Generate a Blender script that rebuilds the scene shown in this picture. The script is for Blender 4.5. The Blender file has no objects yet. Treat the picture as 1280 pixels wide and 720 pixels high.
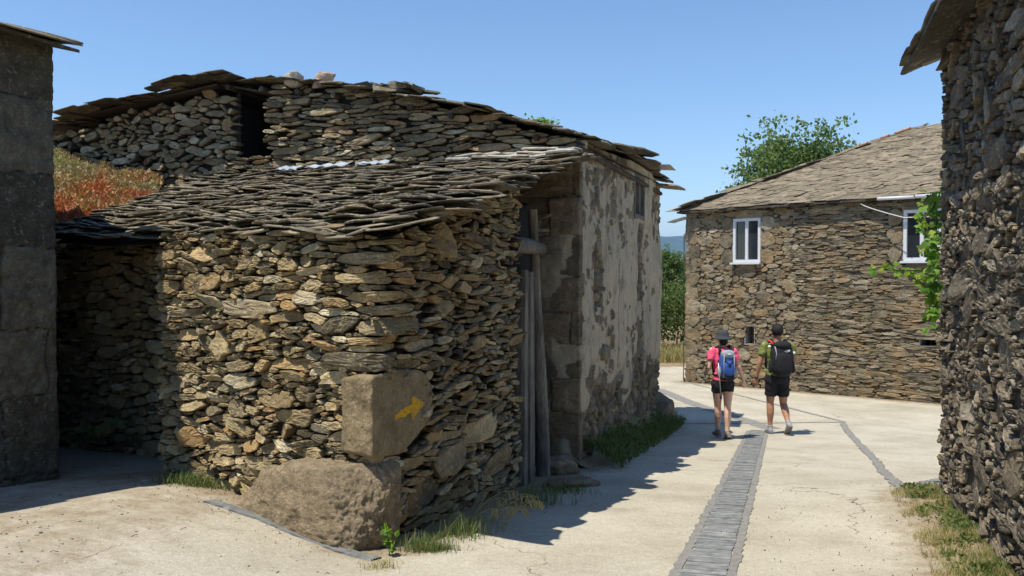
import bpy, bmesh, math, random
import numpy as np
from mathutils import Vector, Matrix, noise as mnoise

random.seed(7)
RNG = np.random.default_rng(11)
C = bpy.context.scene.collection
R = math.radians

# ------------------------------------------------------------------ camera, sky, sun, exposure
FP = 995.0                                     # focal length in photo pixels (1280 wide)
PITCH = math.atan(20.0 / FP)
cam_d = bpy.data.cameras.new('camera'); cam_d.sensor_width = 36; cam_d.lens = FP / 1280 * 36
cam_d.clip_start = 0.05; cam_d.clip_end = 20000
cam = bpy.data.objects.new('camera', cam_d); C.objects.link(cam)
cam.rotation_euler = (math.pi / 2 - PITCH, 0, 0)
sc = bpy.context.scene; sc.camera = cam

SUN_EL = R(67); SUN_H = Vector((-0.78, -0.62, 0)).normalized()       # horizontal direction towards the sun
TOSUN = Vector((SUN_H.x * math.cos(SUN_EL), SUN_H.y * math.cos(SUN_EL), math.sin(SUN_EL)))
w = bpy.data.worlds.new('World'); sc.world = w; w.use_nodes = True
nt = w.node_tree; bg = nt.nodes['Background']
sky = nt.nodes.new('ShaderNodeTexSky'); sky.sky_type = 'NISHITA'; sky.sun_disc = False
sky.sun_elevation = SUN_EL; sky.sun_rotation = math.atan2(SUN_H.x, SUN_H.y)
sky.altitude = 800; sky.air_density = 1.1; sky.dust_density = 0.15; sky.ozone_density = 3.0
hs = nt.nodes.new('ShaderNodeHueSaturation'); hs.inputs['Saturation'].default_value = 1.08
nt.links.new(sky.outputs[0], hs.inputs['Color']); nt.links.new(hs.outputs[0], bg.inputs[0]); bg.inputs[1].default_value = 0.15
sd = bpy.data.lights.new('sun', 'SUN'); sd.energy = 5.0; sd.angle = R(0.5); sd.color = (1.0, 0.925, 0.79)
sun = bpy.data.objects.new('sun', sd); C.objects.link(sun); sun.location = (0, 0, 30)
sun.rotation_euler = TOSUN.to_track_quat('Z', 'Y').to_euler()
vs = sc.view_settings; vs.view_transform = 'Standard'; vs.look = 'None'; vs.exposure = 0.26; vs.gamma = 1
vs.use_curve_mapping = False
sc.cycles.max_bounces = 6; sc.cycles.transparent_max_bounces = 8; sc.cycles.use_denoising = True
sc.cycles.volume_step_rate = 5

# ------------------------------------------------------------------ small helpers
def ss(a, b, x):
    t = np.clip((np.asarray(x, float) - a) / (b - a), 0, 1); return t * t * (3 - 2 * t)

def vnoise(x, y, seed=0):
    x = np.asarray(x, float); y = np.asarray(y, float)
    xi = np.floor(x).astype(np.int64); yi = np.floor(y).astype(np.int64)
    fx = x - xi; fy = y - yi; fx = fx * fx * (3 - 2 * fx); fy = fy * fy * (3 - 2 * fy)
    def h(a, b):
        n = (a * 374761393 + b * 668265263 + seed * 974711) & 0xffffffff
        n = ((n ^ (n >> 13)) * 1274126177) & 0xffffffff
        n = (n ^ (n >> 16)) & 0xffffffff
        return n / 4294967295.0
    return (h(xi, yi) * (1 - fx) + h(xi + 1, yi) * fx) * (1 - fy) + (h(xi, yi + 1) * (1 - fx) + h(xi + 1, yi + 1) * fx) * fy

def fbm(x, y, seed=0, oct=4):
    r = 0; a = .5; f = 1.0; s = 0
    for i in range(oct):
        r = r + a * vnoise(x * f, y * f, seed + i * 17); s += a; a *= .5; f *= 2.03
    return r / s                                # 0..1

_sl = [(-50, -1.45), (0, -1.28), (2.5, -1.4), (4.2, -1.6), (8, -2.045), (12.4, -2.56), (13.3, -2.65), (14.5, -2.70),
       (17, -2.79), (21, -2.93), (26, -3.02), (30, -2.85), (40, -2.4), (60, -1.7), (80, -1.2), (200, -3), (20000, -60)]
_sx = np.array([p[0] for p in _sl]); _sy = np.array([p[1] for p in _sl])
def gz(x, y):
    x = np.asarray(x, float); y = np.asarray(y, float)
    z = 0
    for o in (-.5, 0, .5): z = z + np.interp(y + o, _sx, _sy) / 3
    z = z + .28 * ss(-.7, -2.5, x) * ss(14, 9, y)
    z = z + .10 * ss(2.2, 3.4, x) * ss(8.5, 6, y)
    return z
def ray(u, v):
    a = (360 - v) / FP; cp, sp = math.cos(PITCH), math.sin(PITCH)
    return Vector(((u - 640) / FP, cp + a * sp, -sp + a * cp))
def at(u, v, Y):
    d = ray(u, v); return d * (Y / d.y)
def G(u, v):                                    # where the ray through a photo pixel meets the ground
    d = ray(u, v); t = 1.0
    while t < 200:
        p = d * t
        if p.z < float(gz(p.x, p.y)): break
        t += .05
    return d * t

def tag(o, label=None, cat=None, group=None, kind=None):
    if label: o['label'] = label
    if cat: o['category'] = cat
    if group: o['group'] = group
    if kind: o['kind'] = kind
    return o
def empty(name, loc=(0, 0, 0), rz=0, label=None, cat=None, group=None):
    o = bpy.data.objects.new(name, None); C.objects.link(o); o.location = loc; o.rotation_euler = (0, 0, rz)
    o.empty_display_size = .2
    return tag(o, label, cat, group)
def link(name, me, mat=None, parent=None, world=True):
    o = bpy.data.objects.new(name, me); C.objects.link(o)
    if mat is not None:
        for m in (mat if isinstance(mat, (list, tuple)) else [mat]): me.materials.append(m)
    if parent is not None:
        o.parent = parent
        if world: o.matrix_parent_inverse = MW(parent).inverted()
    return o
def MW(o):
    m = Matrix.LocRotScale(o.location, o.rotation_euler, o.scale)
    if o.parent: m = MW(o.parent) @ o.matrix_parent_inverse @ m
    return m
def mesh_np(name, V, F, mat=None, parent=None, attrs=None, smooth=True, world=True):
    V = np.asarray(V, np.float32); F = np.asarray(F, np.int32)
    me = bpy.data.meshes.new(name); k = F.shape[1]
    me.vertices.add(len(V)); me.vertices.foreach_set('co', V.ravel())
    me.loops.add(F.size); me.loops.foreach_set('vertex_index', F.ravel())
    me.polygons.add(len(F)); me.polygons.foreach_set('loop_start', np.arange(0, F.size, k, dtype=np.int32))
    me.polygons.foreach_set('loop_total', np.full(len(F), k, np.int32))
    me.polygons.foreach_set('use_smooth', np.full(len(F), smooth, bool))
    me.update(calc_edges=True); me.validate()
    for a, d in (attrs or {}).items():
        at_ = me.attributes.new(a, 'FLOAT', 'POINT'); at_.data.foreach_set('value', np.asarray(d, np.float32).ravel())
    return link(name, me, mat, parent, world)
def mesh_py(name, V, F, mat=None, parent=None, attrs=None, smooth=False, world=True):
    me = bpy.data.meshes.new(name); me.from_pydata([tuple(v) for v in V], [], [tuple(f) for f in F]); me.update()
    if smooth: me.polygons.foreach_set('use_smooth', np.ones(len(me.polygons), bool))
    for a, d in (attrs or {}).items():
        at_ = me.attributes.new(a, 'FLOAT', 'POINT'); at_.data.foreach_set('value', np.asarray(d, np.float32).ravel())
    return link(name, me, mat, parent, world)

class MB:                                       # collects simple solids into one mesh
    def __init__(s): s.V = []; s.F = []; s.A = []
    def add(s, V, F, a=0.5):
        n = len(s.V); s.V += [Vector(v) for v in V]; s.F += [tuple(i + n for i in f) for f in F]; s.A += [a] * len(V); return s
    def box(s, c, sz, rot=None, a=0.5, jit=0):
        hx, hy, hz = sz[0] / 2, sz[1] / 2, sz[2] / 2
        P = [Vector((x, y, z)) for x in (-hx, hx) for y in (-hy, hy) for z in (-hz, hz)]
        if jit: P = [p + Vector([random.uniform(-jit, jit) for _ in range(3)]) for p in P]
        if rot is not None: P = [rot @ p for p in P]
        P = [p + Vector(c) for p in P]
        return s.add(P, [(0, 1, 3, 2), (4, 6, 7, 5), (0, 4, 5, 1), (2, 3, 7, 6), (0, 2, 6, 4), (1, 5, 7, 3)], a)
    def tube(s, pts, rad, n=8, a=0.5, jit=0):
        pts = [Vector(p) for p in pts]
        if not isinstance(rad, (list, tuple)): rad = [rad] * len(pts)
        V = []; F = []
        up = Vector((0, 0, 1))
        for i, p in enumerate(pts):
            t = (pts[min(i + 1, len(pts) - 1)] - pts[max(i - 1, 0)]).normalized()
            x = t.cross(up); x = t.cross(Vector((1, 0, 0))) if x.length < .05 else x
            x.normalize(); y = t.cross(x).normalized(); up = -y if (-y).dot(up) > 0 else y
            for k in range(n):
                an = 2 * math.pi * k / n; r = rad[i] * (1 + random.uniform(-jit, jit))
                V.append(p + x * math.cos(an) * r + y * math.sin(an) * r)
        for i in range(len(pts) - 1):
            for k in range(n):
                k2 = (k + 1) % n; F.append((i * n + k, i * n + k2, (i + 1) * n + k2, (i + 1) * n + k))
        F.append(tuple(range(n))); F.append(tuple((len(pts) - 1) * n + k for k in reversed(range(n))))
        return s.add(V, F, a)
    def prism(s, poly, z0, z1, a=0.5):          # poly: list of (x,y); z1 may be a list
        n = len(poly); z1 = z1 if isinstance(z1, (list, tuple)) else [z1] * n
        z0 = z0 if isinstance(z0, (list, tuple)) else [z0] * n
        V = [(x, y, z0[i]) for i, (x, y) in enumerate(poly)] + [(x, y, z1[i]) for i, (x, y) in enumerate(poly)]
        F = [tuple(reversed(range(n))), tuple(range(n, 2 * n))] + [(i, (i + 1) % n, n + (i + 1) % n, n + i) for i in range(n)]
        return s.add(V, F, a)
    def build(s, name, mat, parent=None, smooth=False, world=True):
        return mesh_py(name, s.V, s.F, mat, parent, {'rnd': s.A}, smooth, world)

# ------------------------------------------------------------------ materials
class NT:
    def __init__(s, name):
        s.m = bpy.data.materials.new(name); s.m.use_nodes = True; s.t = s.m.node_tree
        s.b = s.t.nodes['Principled BSDF']; s.out = s.t.nodes['Material Output']
        s.b.inputs['Roughness'].default_value = .9
        s.b.inputs['Specular IOR Level'].default_value = .25
    def n(s, typ, **kw):
        x = s.t.nodes.new(typ)
        for k, v in kw.items():
            if k.startswith('i_'): x.inputs[k[2:].replace('_', ' ')].default_value = v
            else: setattr(x, k, v)
        return x
    def l(s, a, b): s.t.links.new(a, b)
    def attr(s, n): return s.n('ShaderNodeAttribute', attribute_name=n).outputs['Fac']
    def coord(s): return s.n('ShaderNodeTexCoord').outputs['Object']
    def noise(s, scale, detail=4, rough=.6, vec=None, stretch=None):
        x = s.n('ShaderNodeTexNoise'); x.inputs['Scale'].default_value = scale; x.inputs['Detail'].default_value = detail
        x.inputs['Roughness'].default_value = rough
        vec = vec or s.coord()
        if stretch:
            mp = s.n('ShaderNodeMapping'); mp.inputs['Scale'].default_value = stretch; s.l(vec, mp.inputs['Vector']); vec = mp.outputs[0]
        s.l(vec, x.inputs['Vector']); return x.outputs['Fac']
    def vor(s, scale, feat='F1', vec=None):
        x = s.n('ShaderNodeTexVoronoi'); x.feature = feat; x.inputs['Scale'].default_value = scale
        s.l(vec or s.coord(), x.inputs['Vector']); return x
    def ramp(s, fac, stops, interp='LINEAR'):
        x = s.n('ShaderNodeValToRGB'); e = x.color_ramp.elements; x.color_ramp.interpolation = interp
        while len(e) < len(stops): e.new(.5)
        for i, (p, c) in enumerate(stops):
            e[i].position = p; e[i].color = (*c, 1) if hasattr(c, '__len__') else (c, c, c, 1)
        s.l(fac, x.inputs[0]); return x.outputs[0]
    def mr(s, fac, a, b, c=0, d=1):
        x = s.n('ShaderNodeMapRange'); s.l(fac, x.inputs[0])
        for i, v in enumerate((a, b, c, d)): x.inputs[i + 1].default_value = v
        return x.outputs[0]
    def mix(s, fac, a, b, mode='MIX'):
        x = s.n('ShaderNodeMix', data_type='RGBA', blend_type=mode)
        for sock, v in ((x.inputs[0], fac), (x.inputs[6], a), (x.inputs[7], b)):
            if isinstance(v, (int, float)): sock.default_value = v if sock == x.inputs[0] else (v, v, v, 1)
            elif isinstance(v, tuple): sock.default_value = (*v, 1)
            else: s.l(v, sock)
        return x.outputs[2]
    def math(s, op, a, b=0):
        x = s.n('ShaderNodeMath', operation=op)
        for i, v in enumerate((a, b)):
            if isinstance(v, (int, float)): x.inputs[i].default_value = v
            else: s.l(v, x.inputs[i])
        return x.outputs[0]
    def bump(s, h, strength=.5, dist=.01):
        x = s.n('ShaderNodeBump'); x.inputs['Strength'].default_value = strength; x.inputs['Distance'].default_value = dist
        s.l(h, x.inputs['Height']); s.l(x.outputs[0], s.b.inputs['Normal'])
    def col(s, c):
        if isinstance(c, tuple): s.b.inputs['Base Color'].default_value = (*c, 1)
        else: s.l(c, s.b.inputs['Base Color'])
    def done(s): return s.m

def stone_mat(name, cols, joint, lichen=(.42, .36, .20), lich=.62, lich2=(.5, .48, .42), bumpd=.012, patina=None, plaster=None, fine=1.0):
    t = NT(name); n = len(cols); co = t.coord()
    c = t.ramp(t.attr('rnd'), [((i + .5) / n, cols[i]) for i in range(n)])
    n1 = t.noise(9 * fine, 5, .65, co); n2 = t.noise(55 * fine, 4, .7, co); n3 = t.noise(2.2, 3, .5, co)
    c = t.mix(1, c, t.ramp(n1, [(.30, .62), (.5, 1.0), (.72, 1.35)]), 'MULTIPLY')
    c = t.mix(1, c, t.ramp(n2, [(.30, .66), (.5, 1.0), (.70, 1.36)]), 'MULTIPLY')
    l1 = t.math('MULTIPLY', t.mr(t.noise(16 * fine, 5, .7, co), lich, lich + .06), .8)
    c = t.mix(l1, c, lichen)
    l2 = t.math('MULTIPLY', t.mr(t.noise(24 * fine, 5, .75, co, (1, 1, 1.3)), lich + .02, lich + .07), .7)
    c = t.mix(l2, c, lich2)
    if patina:
        c = t.mix(t.math('MULTIPLY', t.mr(n3, .50, .62), .65), c, t.mix(.5, c, patina))
    c = t.mix(1, c, t.ramp(t.noise(2.6 * fine, 5, .7, co, (1, 1, 2.2)), [(.3, .72), (.5, 1.0), (.7, 1.25)]), 'MULTIPLY')
    c = t.mix(t.attr('edge'), t.mix(t.mr(n2, .35, .65), joint, tuple(x * .6 for x in joint)), c)
    if plaster:
        pc = t.ramp(t.noise(3.5, 6, .68, co), [(.32, tuple(x * .52 for x in plaster)), (.45, tuple(x * .85 for x in plaster)), (.62, plaster), (.75, tuple(min(.8, x * 1.2) for x in plaster))])
        pc = t.mix(1, pc, t.ramp(n2, [(.3, .8), (.7, 1.15)]), 'MULTIPLY')
        pc = t.mix(t.mr(t.noise(1.6, 6, .75, co, (1, 1, .25)), .55, .66), pc, t.mix(.6, pc, (.19, .18, .16)))
        st_n = t.noise(3.2, 5, .7, co, (1, 1, .16)); pc = t.mix(t.math('MULTIPLY', t.mr(st_n, .56, .66), .6), pc, (.12, .11, .09))
        c = t.mix(t.attr('plaster'), c, pc)
    t.col(c)
    t.bump(t.math('ADD', t.noise(30 * fine, 6, .7, co), t.math('MULTIPLY', t.noise(110 * fine, 3, .7, co), .45)), .9, bumpd)
    return t.done()

M = {}
M['hut'] = stone_mat('hut_stone', [(.13, .10, .057), (.35, .27, .145), (.21, .168, .097), (.50, .395, .225), (.38, .235, .105), (.28, .22, .122), (.62, .54, .37), (.19, .155, .095), (.42, .325, .175), (.29, .232, .14), (.12, .10, .065), (.36, .29, .175)], (.030, .022, .014), lich=.58, lichen=(.44, .38, .17), patina=(.30, .20, .085))
M['housewall'] = stone_mat('house_stone', [(.15, .12, .075), (.33, .27, .165), (.20, .165, .105), (.43, .36, .225), (.29, .23, .14), (.26, .21, .13), (.52, .45, .31), (.17, .14, .095), (.35, .23, .125)], (.04, .034, .028), lich=.60, lichen=(.36, .31, .10))
M['plaster'] = stone_mat('plastered_stone', [(.15, .12, .08), (.21, .165, .105), (.24, .19, .125), (.17, .135, .09)], (.11, .085, .055), lich=.66, plaster=(.50, .42, .29))
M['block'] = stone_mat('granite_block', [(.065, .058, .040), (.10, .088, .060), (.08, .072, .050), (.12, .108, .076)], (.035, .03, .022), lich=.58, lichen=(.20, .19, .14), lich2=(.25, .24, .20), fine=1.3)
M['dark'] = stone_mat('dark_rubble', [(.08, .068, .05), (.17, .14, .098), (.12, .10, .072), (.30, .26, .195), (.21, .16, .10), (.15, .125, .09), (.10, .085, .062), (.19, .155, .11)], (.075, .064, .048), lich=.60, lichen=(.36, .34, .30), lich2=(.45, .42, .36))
M['farwall'] = stone_mat('brown_slate_masonry', [(.12, .10, .07), (.20, .165, .11), (.16, .135, .09), (.26, .215, .145), (.23, .165, .09), (.14, .12, .085), (.30, .255, .18), (.18, .15, .10)], (.075, .056, .036), lich=.62, lichen=(.34, .28, .15), patina=(.30, .19, .08), fine=.6)
M['farblock'] = stone_mat('brown_block_masonry', [(.16, .13, .09), (.22, .18, .125), (.19, .155, .105), (.27, .225, .155), (.24, .185, .115), (.15, .13, .10)], (.10, .08, .05), lich=.62, lichen=(.34, .28, .15), patina=(.26, .18, .08), fine=.6)
def slate_mat(name, cols, lich=.56, lcol=(.36, .34, .20), lc2=(.45, .44, .38), st=(1, 1, 1)):
    t = NT(name); co = t.coord(); n = len(cols)
    c = t.ramp(t.attr('rnd'), [((i + .5) / n, cols[i]) for i in range(n)])
    c = t.mix(1, c, t.ramp(t.noise(12, 5, .7, co, st), [(.3, .6), (.5, 1.), (.7, 1.4)]), 'MULTIPLY')
    c = t.mix(t.math('MULTIPLY', t.mr(t.noise(7, 6, .75, co), lich, lich + .08), .75), c, lcol)
    c = t.mix(t.math('MULTIPLY', t.mr(t.noise(22, 6, .75, co), lich + .02, lich + .08), .7), c, lc2)
    t.col(c); t.b.inputs['Roughness'].default_value = .75
    t.bump(t.noise(40, 5, .7, co), .8, .008)
    return t.done()
M['slate'] = slate_mat('weathered_slate', [(.06, .052, .037), (.13, .112, .078), (.09, .079, .056), (.18, .153, .103), (.20, .145, .08), (.11, .096, .07), (.25, .215, .15), (.08, .07, .05)], lich=.56)
M['slate_far'] = slate_mat('far_slate', [(.13, .108, .074), (.20, .165, .112), (.16, .132, .09), (.25, .205, .14), (.19, .155, .105)], lich=.60, lcol=(.34, .30, .18))
M['slate_blue'] = slate_mat('blue_slate', [(.19, .20, .20), (.24, .25, .25), (.21, .22, .22), (.28, .28, .27), (.20, .205, .20)], lich=.63, lcol=(.40, .36, .27))
M['pale_slab'] = slate_mat('pale_slab', [(.34, .30, .23), (.42, .38, .30), (.36, .34, .30)], lich=.6)

def wood_mat(name, c1, c2):
    t = NT(name); co = t.coord()
    g = t.noise(6, 6, .7, co, (9, 9, .7))
    t.col(t.mix(t.mr(t.noise(3, 3, .6, co), .4, .6), t.ramp(g, [(.3, tuple(x * .45 for x in c1)), (.5, c1), (.7, c2)]), t.ramp(g, [(.3, tuple(x * .35 for x in c1)), (.7, c1)])))
    t.bump(g, .8, .01); return t.done()
M['wood'] = wood_mat('grey_weathered_wood', (.20, .18, .15), (.36, .33, .28))
M['wood_dark'] = wood_mat('dark_wood', (.09, .075, .06), (.16, .13, .10))
def plain(name, c, rough=.6, met=0, var=.25, scale=20, spec=.3, bump=0):
    t = NT(name); co = t.coord()
    t.col(t.mix(1, c, t.ramp(t.noise(scale, 5, .65, co), [(.3, 1 - var), (.7, 1 + var)]), 'MULTIPLY'))
    t.b.inputs['Roughness'].default_value = rough; t.b.inputs['Metallic'].default_value = met
    t.b.inputs['Specular IOR Level'].default_value = spec
    if bump: t.bump(t.noise(scale * 2, 4, .6, co), .6, bump)
    return t.done()
M['black'] = plain('shadowed_interior', (.012, .011, .010), .95)
M['white_paint'] = plain('white_painted_frame', (.58, .60, .62), .5, var=.08)
M['glass'] = plain('window_glass', (.02, .025, .03), .06, var=.05, spec=.6)
M['curtain'] = plain('net_curtain', (.42, .42, .40), .9, var=.15)
M['metal'] = plain('galvanised_sheet', (.42, .45, .47), .45, .5, var=.15)
M['tin_blue'] = plain('pale_blue_sheet', (.42, .48, .56), .5, .1, var=.3, scale=9)
M['cable'] = plain('white_cable', (.6, .6, .58), .6)
M['terracotta'] = plain('terracotta', (.40, .20, .12), .85, var=.35, scale=12)
M['skin_w'] = plain('light_skin', (.66, .40, .28), .5, var=.06)
M['skin_m'] = plain('tanned_skin', (.40, .21, .13), .5, var=.06)
M['hair'] = plain('black_hair', (.012, .011, .012), .55, var=.4, scale=120, bump=.01)
def cloth(name, c, sc_=9): 
    return plain(name, c, .9, var=.14, scale=sc_, bump=.012)
M['pink'] = cloth('pink_cotton', (.90, .11, .22)); M['olive'] = cloth('olive_cotton', (.16, .20, .055))
M['blackc'] = cloth('black_cloth', (.018, .018, .022)); M['hatc'] = cloth('slate_grey_cloth', (.05, .055, .065))
M['navy'] = cloth('blue_nylon', (.04, .10, .36)); M['greyn'] = cloth('grey_nylon', (.30, .33, .38))
M['red'] = cloth('red_webbing', (.55, .04, .04)); M['whitec'] = cloth('white_print', (.8, .8, .78)); M['orange'] = cloth('orange_print', (.8, .3, .04))
M['sole'] = cloth('rubber_sole', (.16, .16, .16)); M['shoe_b'] = cloth('brown_grey_shoe', (.20, .15, .13)); M['shoe_g'] = cloth('grey_shoe', (.28, .29, .31))

def leaf_mat(name, cols, trans=.35):
    t = NT(name); n = len(cols)
    c = t.ramp(t.attr('rnd'), [((i + .5) / n, cols[i]) for i in range(n)])
    t.col(c); t.b.inputs['Roughness'].default_value = .55
    tr = t.n('ShaderNodeBsdfTranslucent'); t.l(t.mix(1, c, (1.3, 1.5, .7), 'MULTIPLY'), tr.inputs[0])
    mx = t.n('ShaderNodeMixShader'); mx.inputs[0].default_value = trans
    t.l(t.b.outputs[0], mx.inputs[1]); t.l(tr.outputs[0], mx.inputs[2]); t.l(mx.outputs[0], t.out.inputs[0])
    return t.done()
M['leaf'] = leaf_mat('tree_leaf', [(.09, .14, .045), (.13, .19, .06), (.18, .245, .09), (.10, .155, .05)])
M['leaf_hedge'] = leaf_mat('hedge_leaf', [(.045, .085, .02), (.075, .125, .03), (.11, .16, .04)])
M['leaf_vine'] = leaf_mat('vine_leaf', [(.10, .22, .03), (.16, .30, .04), (.22, .38, .06), (.08, .17, .03), (.34, .42, .06)], .5)
M['leaf_fern'] = leaf_mat('fern_leaf', [(.06, .13, .03), (.10, .19, .04)])
M['grass_green'] = leaf_mat('green_grass', [(.07, .13, .03), (.11, .17, .045), (.17, .21, .07), (.08, .12, .035), (.26, .22, .10)])
M['grass_dry'] = leaf_mat('dry_grass', [(.40, .32, .16), (.52, .43, .24), (.30, .26, .12), (.20, .20, .07)])
M['sedum'] = leaf_mat('red_sedum', [(.40, .13, .06), (.44, .21, .09), (.38, .24, .11), (.36, .28, .15), (.40, .33, .19), (.26, .27, .09)], .2)
M['bark'] = wood_mat('bark', (.12, .10, .08), (.20, .17, .13))

# concrete with exposed grit, stains and dirt washed up at the edges
t = NT('concrete_street'); co = t.coord()
c = t.ramp(t.noise(1.1, 6, .65, co), [(.3, (.36, .325, .25)), (.5, (.45, .415, .33)), (.7, (.51, .475, .385))])
c = t.mix(1, c, t.ramp(t.noise(120, 3, .8, co), [(.3, .62), (.5, 1.), (.7, 1.25)]), 'MULTIPLY')
c = t.mix(1, c, t.ramp(t.noise(30, 4, .7, co), [(.3, .86), (.7, 1.12)]), 'MULTIPLY')
c = t.mix(t.math('MULTIPLY', t.mr(t.noise(1.7, 7, .78, co), .55, .68), .55), c, (.27, .245, .195))
c = t.mix(t.math('MULTIPLY', t.mr(t.noise(.7, 4, .6, co, (1.6, .5, 1)), .52, .62), .28), c, (.33, .29, .22))
c = t.mix(t.math('MULTIPLY', t.mr(t.noise(18, 4, .7, co), .70, .73), .7), c, (.16, .12, .07))
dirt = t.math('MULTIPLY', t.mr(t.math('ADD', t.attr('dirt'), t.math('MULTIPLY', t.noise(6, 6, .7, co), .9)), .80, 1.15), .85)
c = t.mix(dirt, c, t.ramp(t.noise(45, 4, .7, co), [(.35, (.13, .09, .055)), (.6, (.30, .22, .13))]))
nz_ = t.n('ShaderNodeTexNoise'); nz_.inputs['Scale'].default_value = 1.6; nz_.inputs['Detail'].default_value = 6; t.l(co, nz_.inputs['Vector'])
wv_ = t.n('ShaderNodeVectorMath', operation='MULTIPLY_ADD'); t.l(nz_.outputs['Color'], wv_.inputs[0]); wv_.inputs[1].default_value = (.9, .9, 0); t.l(co, wv_.inputs[2])
cr = t.vor(.42, 'DISTANCE_TO_EDGE', wv_.outputs[0])
c = t.mix(t.math('MULTIPLY', t.mr(cr.outputs[0], .0030, .0), t.mr(t.noise(.9, 3, .5, co), .48, .56)), c, (.12, .10, .075))
t.col(c); t.bump(t.math('ADD', t.noise(90, 4, .8, co), t.noise(9, 4, .6, co)), .55, .006); t.b.inputs['Roughness'].default_value = .95
M['concrete'] = t.done()
t = NT('grey_mortar'); co = t.coord()
c = t.ramp(t.noise(20, 6, .7, co), [(.3, (.17, .165, .155)), (.5, (.23, .225, .21)), (.7, (.30, .29, .265))])
t.col(c); t.bump(t.noise(60, 4, .7, co), .6, .008); M['mortar'] = t.done()
t = NT('earth'); co = t.coord()
c = t.ramp(t.noise(4, 7, .7, co), [(.3, (.14, .10, .06)), (.5, (.24, .18, .105)), (.7, (.34, .27, .16))])
g = t.ramp(t.noise(40, 5, .7, co), [(.3, .6), (.7, 1.3)])
t.col(t.mix(1, c, g, 'MULTIPLY')); t.bump(t.noise(30, 5, .7, co), .8, .02); M['earth'] = t.done()
t = NT('fields'); co = t.coord()
fc = t.ramp(t.noise(.02, 4, .6, co), [(.35, (.28, .22, .09)), (.5, (.36, .29, .12)), (.6, (.10, .14, .04)), (.7, (.07, .10, .03))])
nc = t.ramp(t.noise(3, 7, .7, co), [(.3, (.16, .115, .065)), (.5, (.27, .20, .12)), (.7, (.36, .29, .18))])
t.col(t.mix(t.attr('far'), nc, fc)); t.bump(t.noise(20, 5, .7, co), .7, .02); M['fields'] = t.done()
t = NT('wooded_hill'); co = t.coord()
t.col(t.ramp(t.noise(.012, 6, .7, co), [(.35, (.04, .07, .03)), (.6, (.07, .11, .04)), (.7, (.14, .16, .07))])); M['hill'] = t.done()

# ------------------------------------------------------------------ masonry generator
def sites(W, H, classes, seed, zlo=0.0, pre=(), rotsd=.12):
    """classes: (a_lo,a_hi,b_lo,b_hi,tries); ellipses packed big first.  returns arrays"""
    r = np.random.default_rng(seed); X = [p[0] for p in pre]; Y = [p[1] for p in pre]; A = [p[2] for p in pre]; B = [p[3] for p in pre]; T = [p[4] for p in pre]
    for (a0, a1, b0, b1, tries) in classes:
        cx = r.uniform(-.15, W + .15, tries); cy = r.uniform(zlo - .1, zlo + H + .1, tries)
        ca = r.uniform(a0, a1, tries); cb = r.uniform(b0, b1, tries); ct = r.normal(0, rotsd, tries)
        buf = np.zeros((4, len(X) + tries)); n = len(X)
        if n: buf[:, :n] = (X, Y, A, B)
        for i in range(tries):
            if n:
                dx = (buf[0, :n] - cx[i]) / (buf[2, :n] + ca[i]); dy = (buf[1, :n] - cy[i]) / (buf[3, :n] + cb[i])
                if (dx * dx + dy * dy).min() < .74: continue
            buf[:, n] = (cx[i], cy[i], ca[i], cb[i]); n += 1
            X.append(cx[i]); Y.append(cy[i]); A.append(ca[i]); B.append(cb[i]); T.append(ct[i])
    return np.array([X, Y, A, B, T])
def course_sites(W, H, ch, lw, seed, zlo=0.0):
    r = np.random.default_rng(seed); out = []; z = zlo - ch * .3
    while z < zlo + H + ch:
        h = ch * r.uniform(.8, 1.25); x = -r.uniform(0, lw)
        while x < W + lw:
            l = lw * r.uniform(.55, 1.4); out.append((x + l / 2, z + h / 2, l / 2, h / 2, r.normal(0, .01))); x += l
        z += h
    return np.array(out).T

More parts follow.
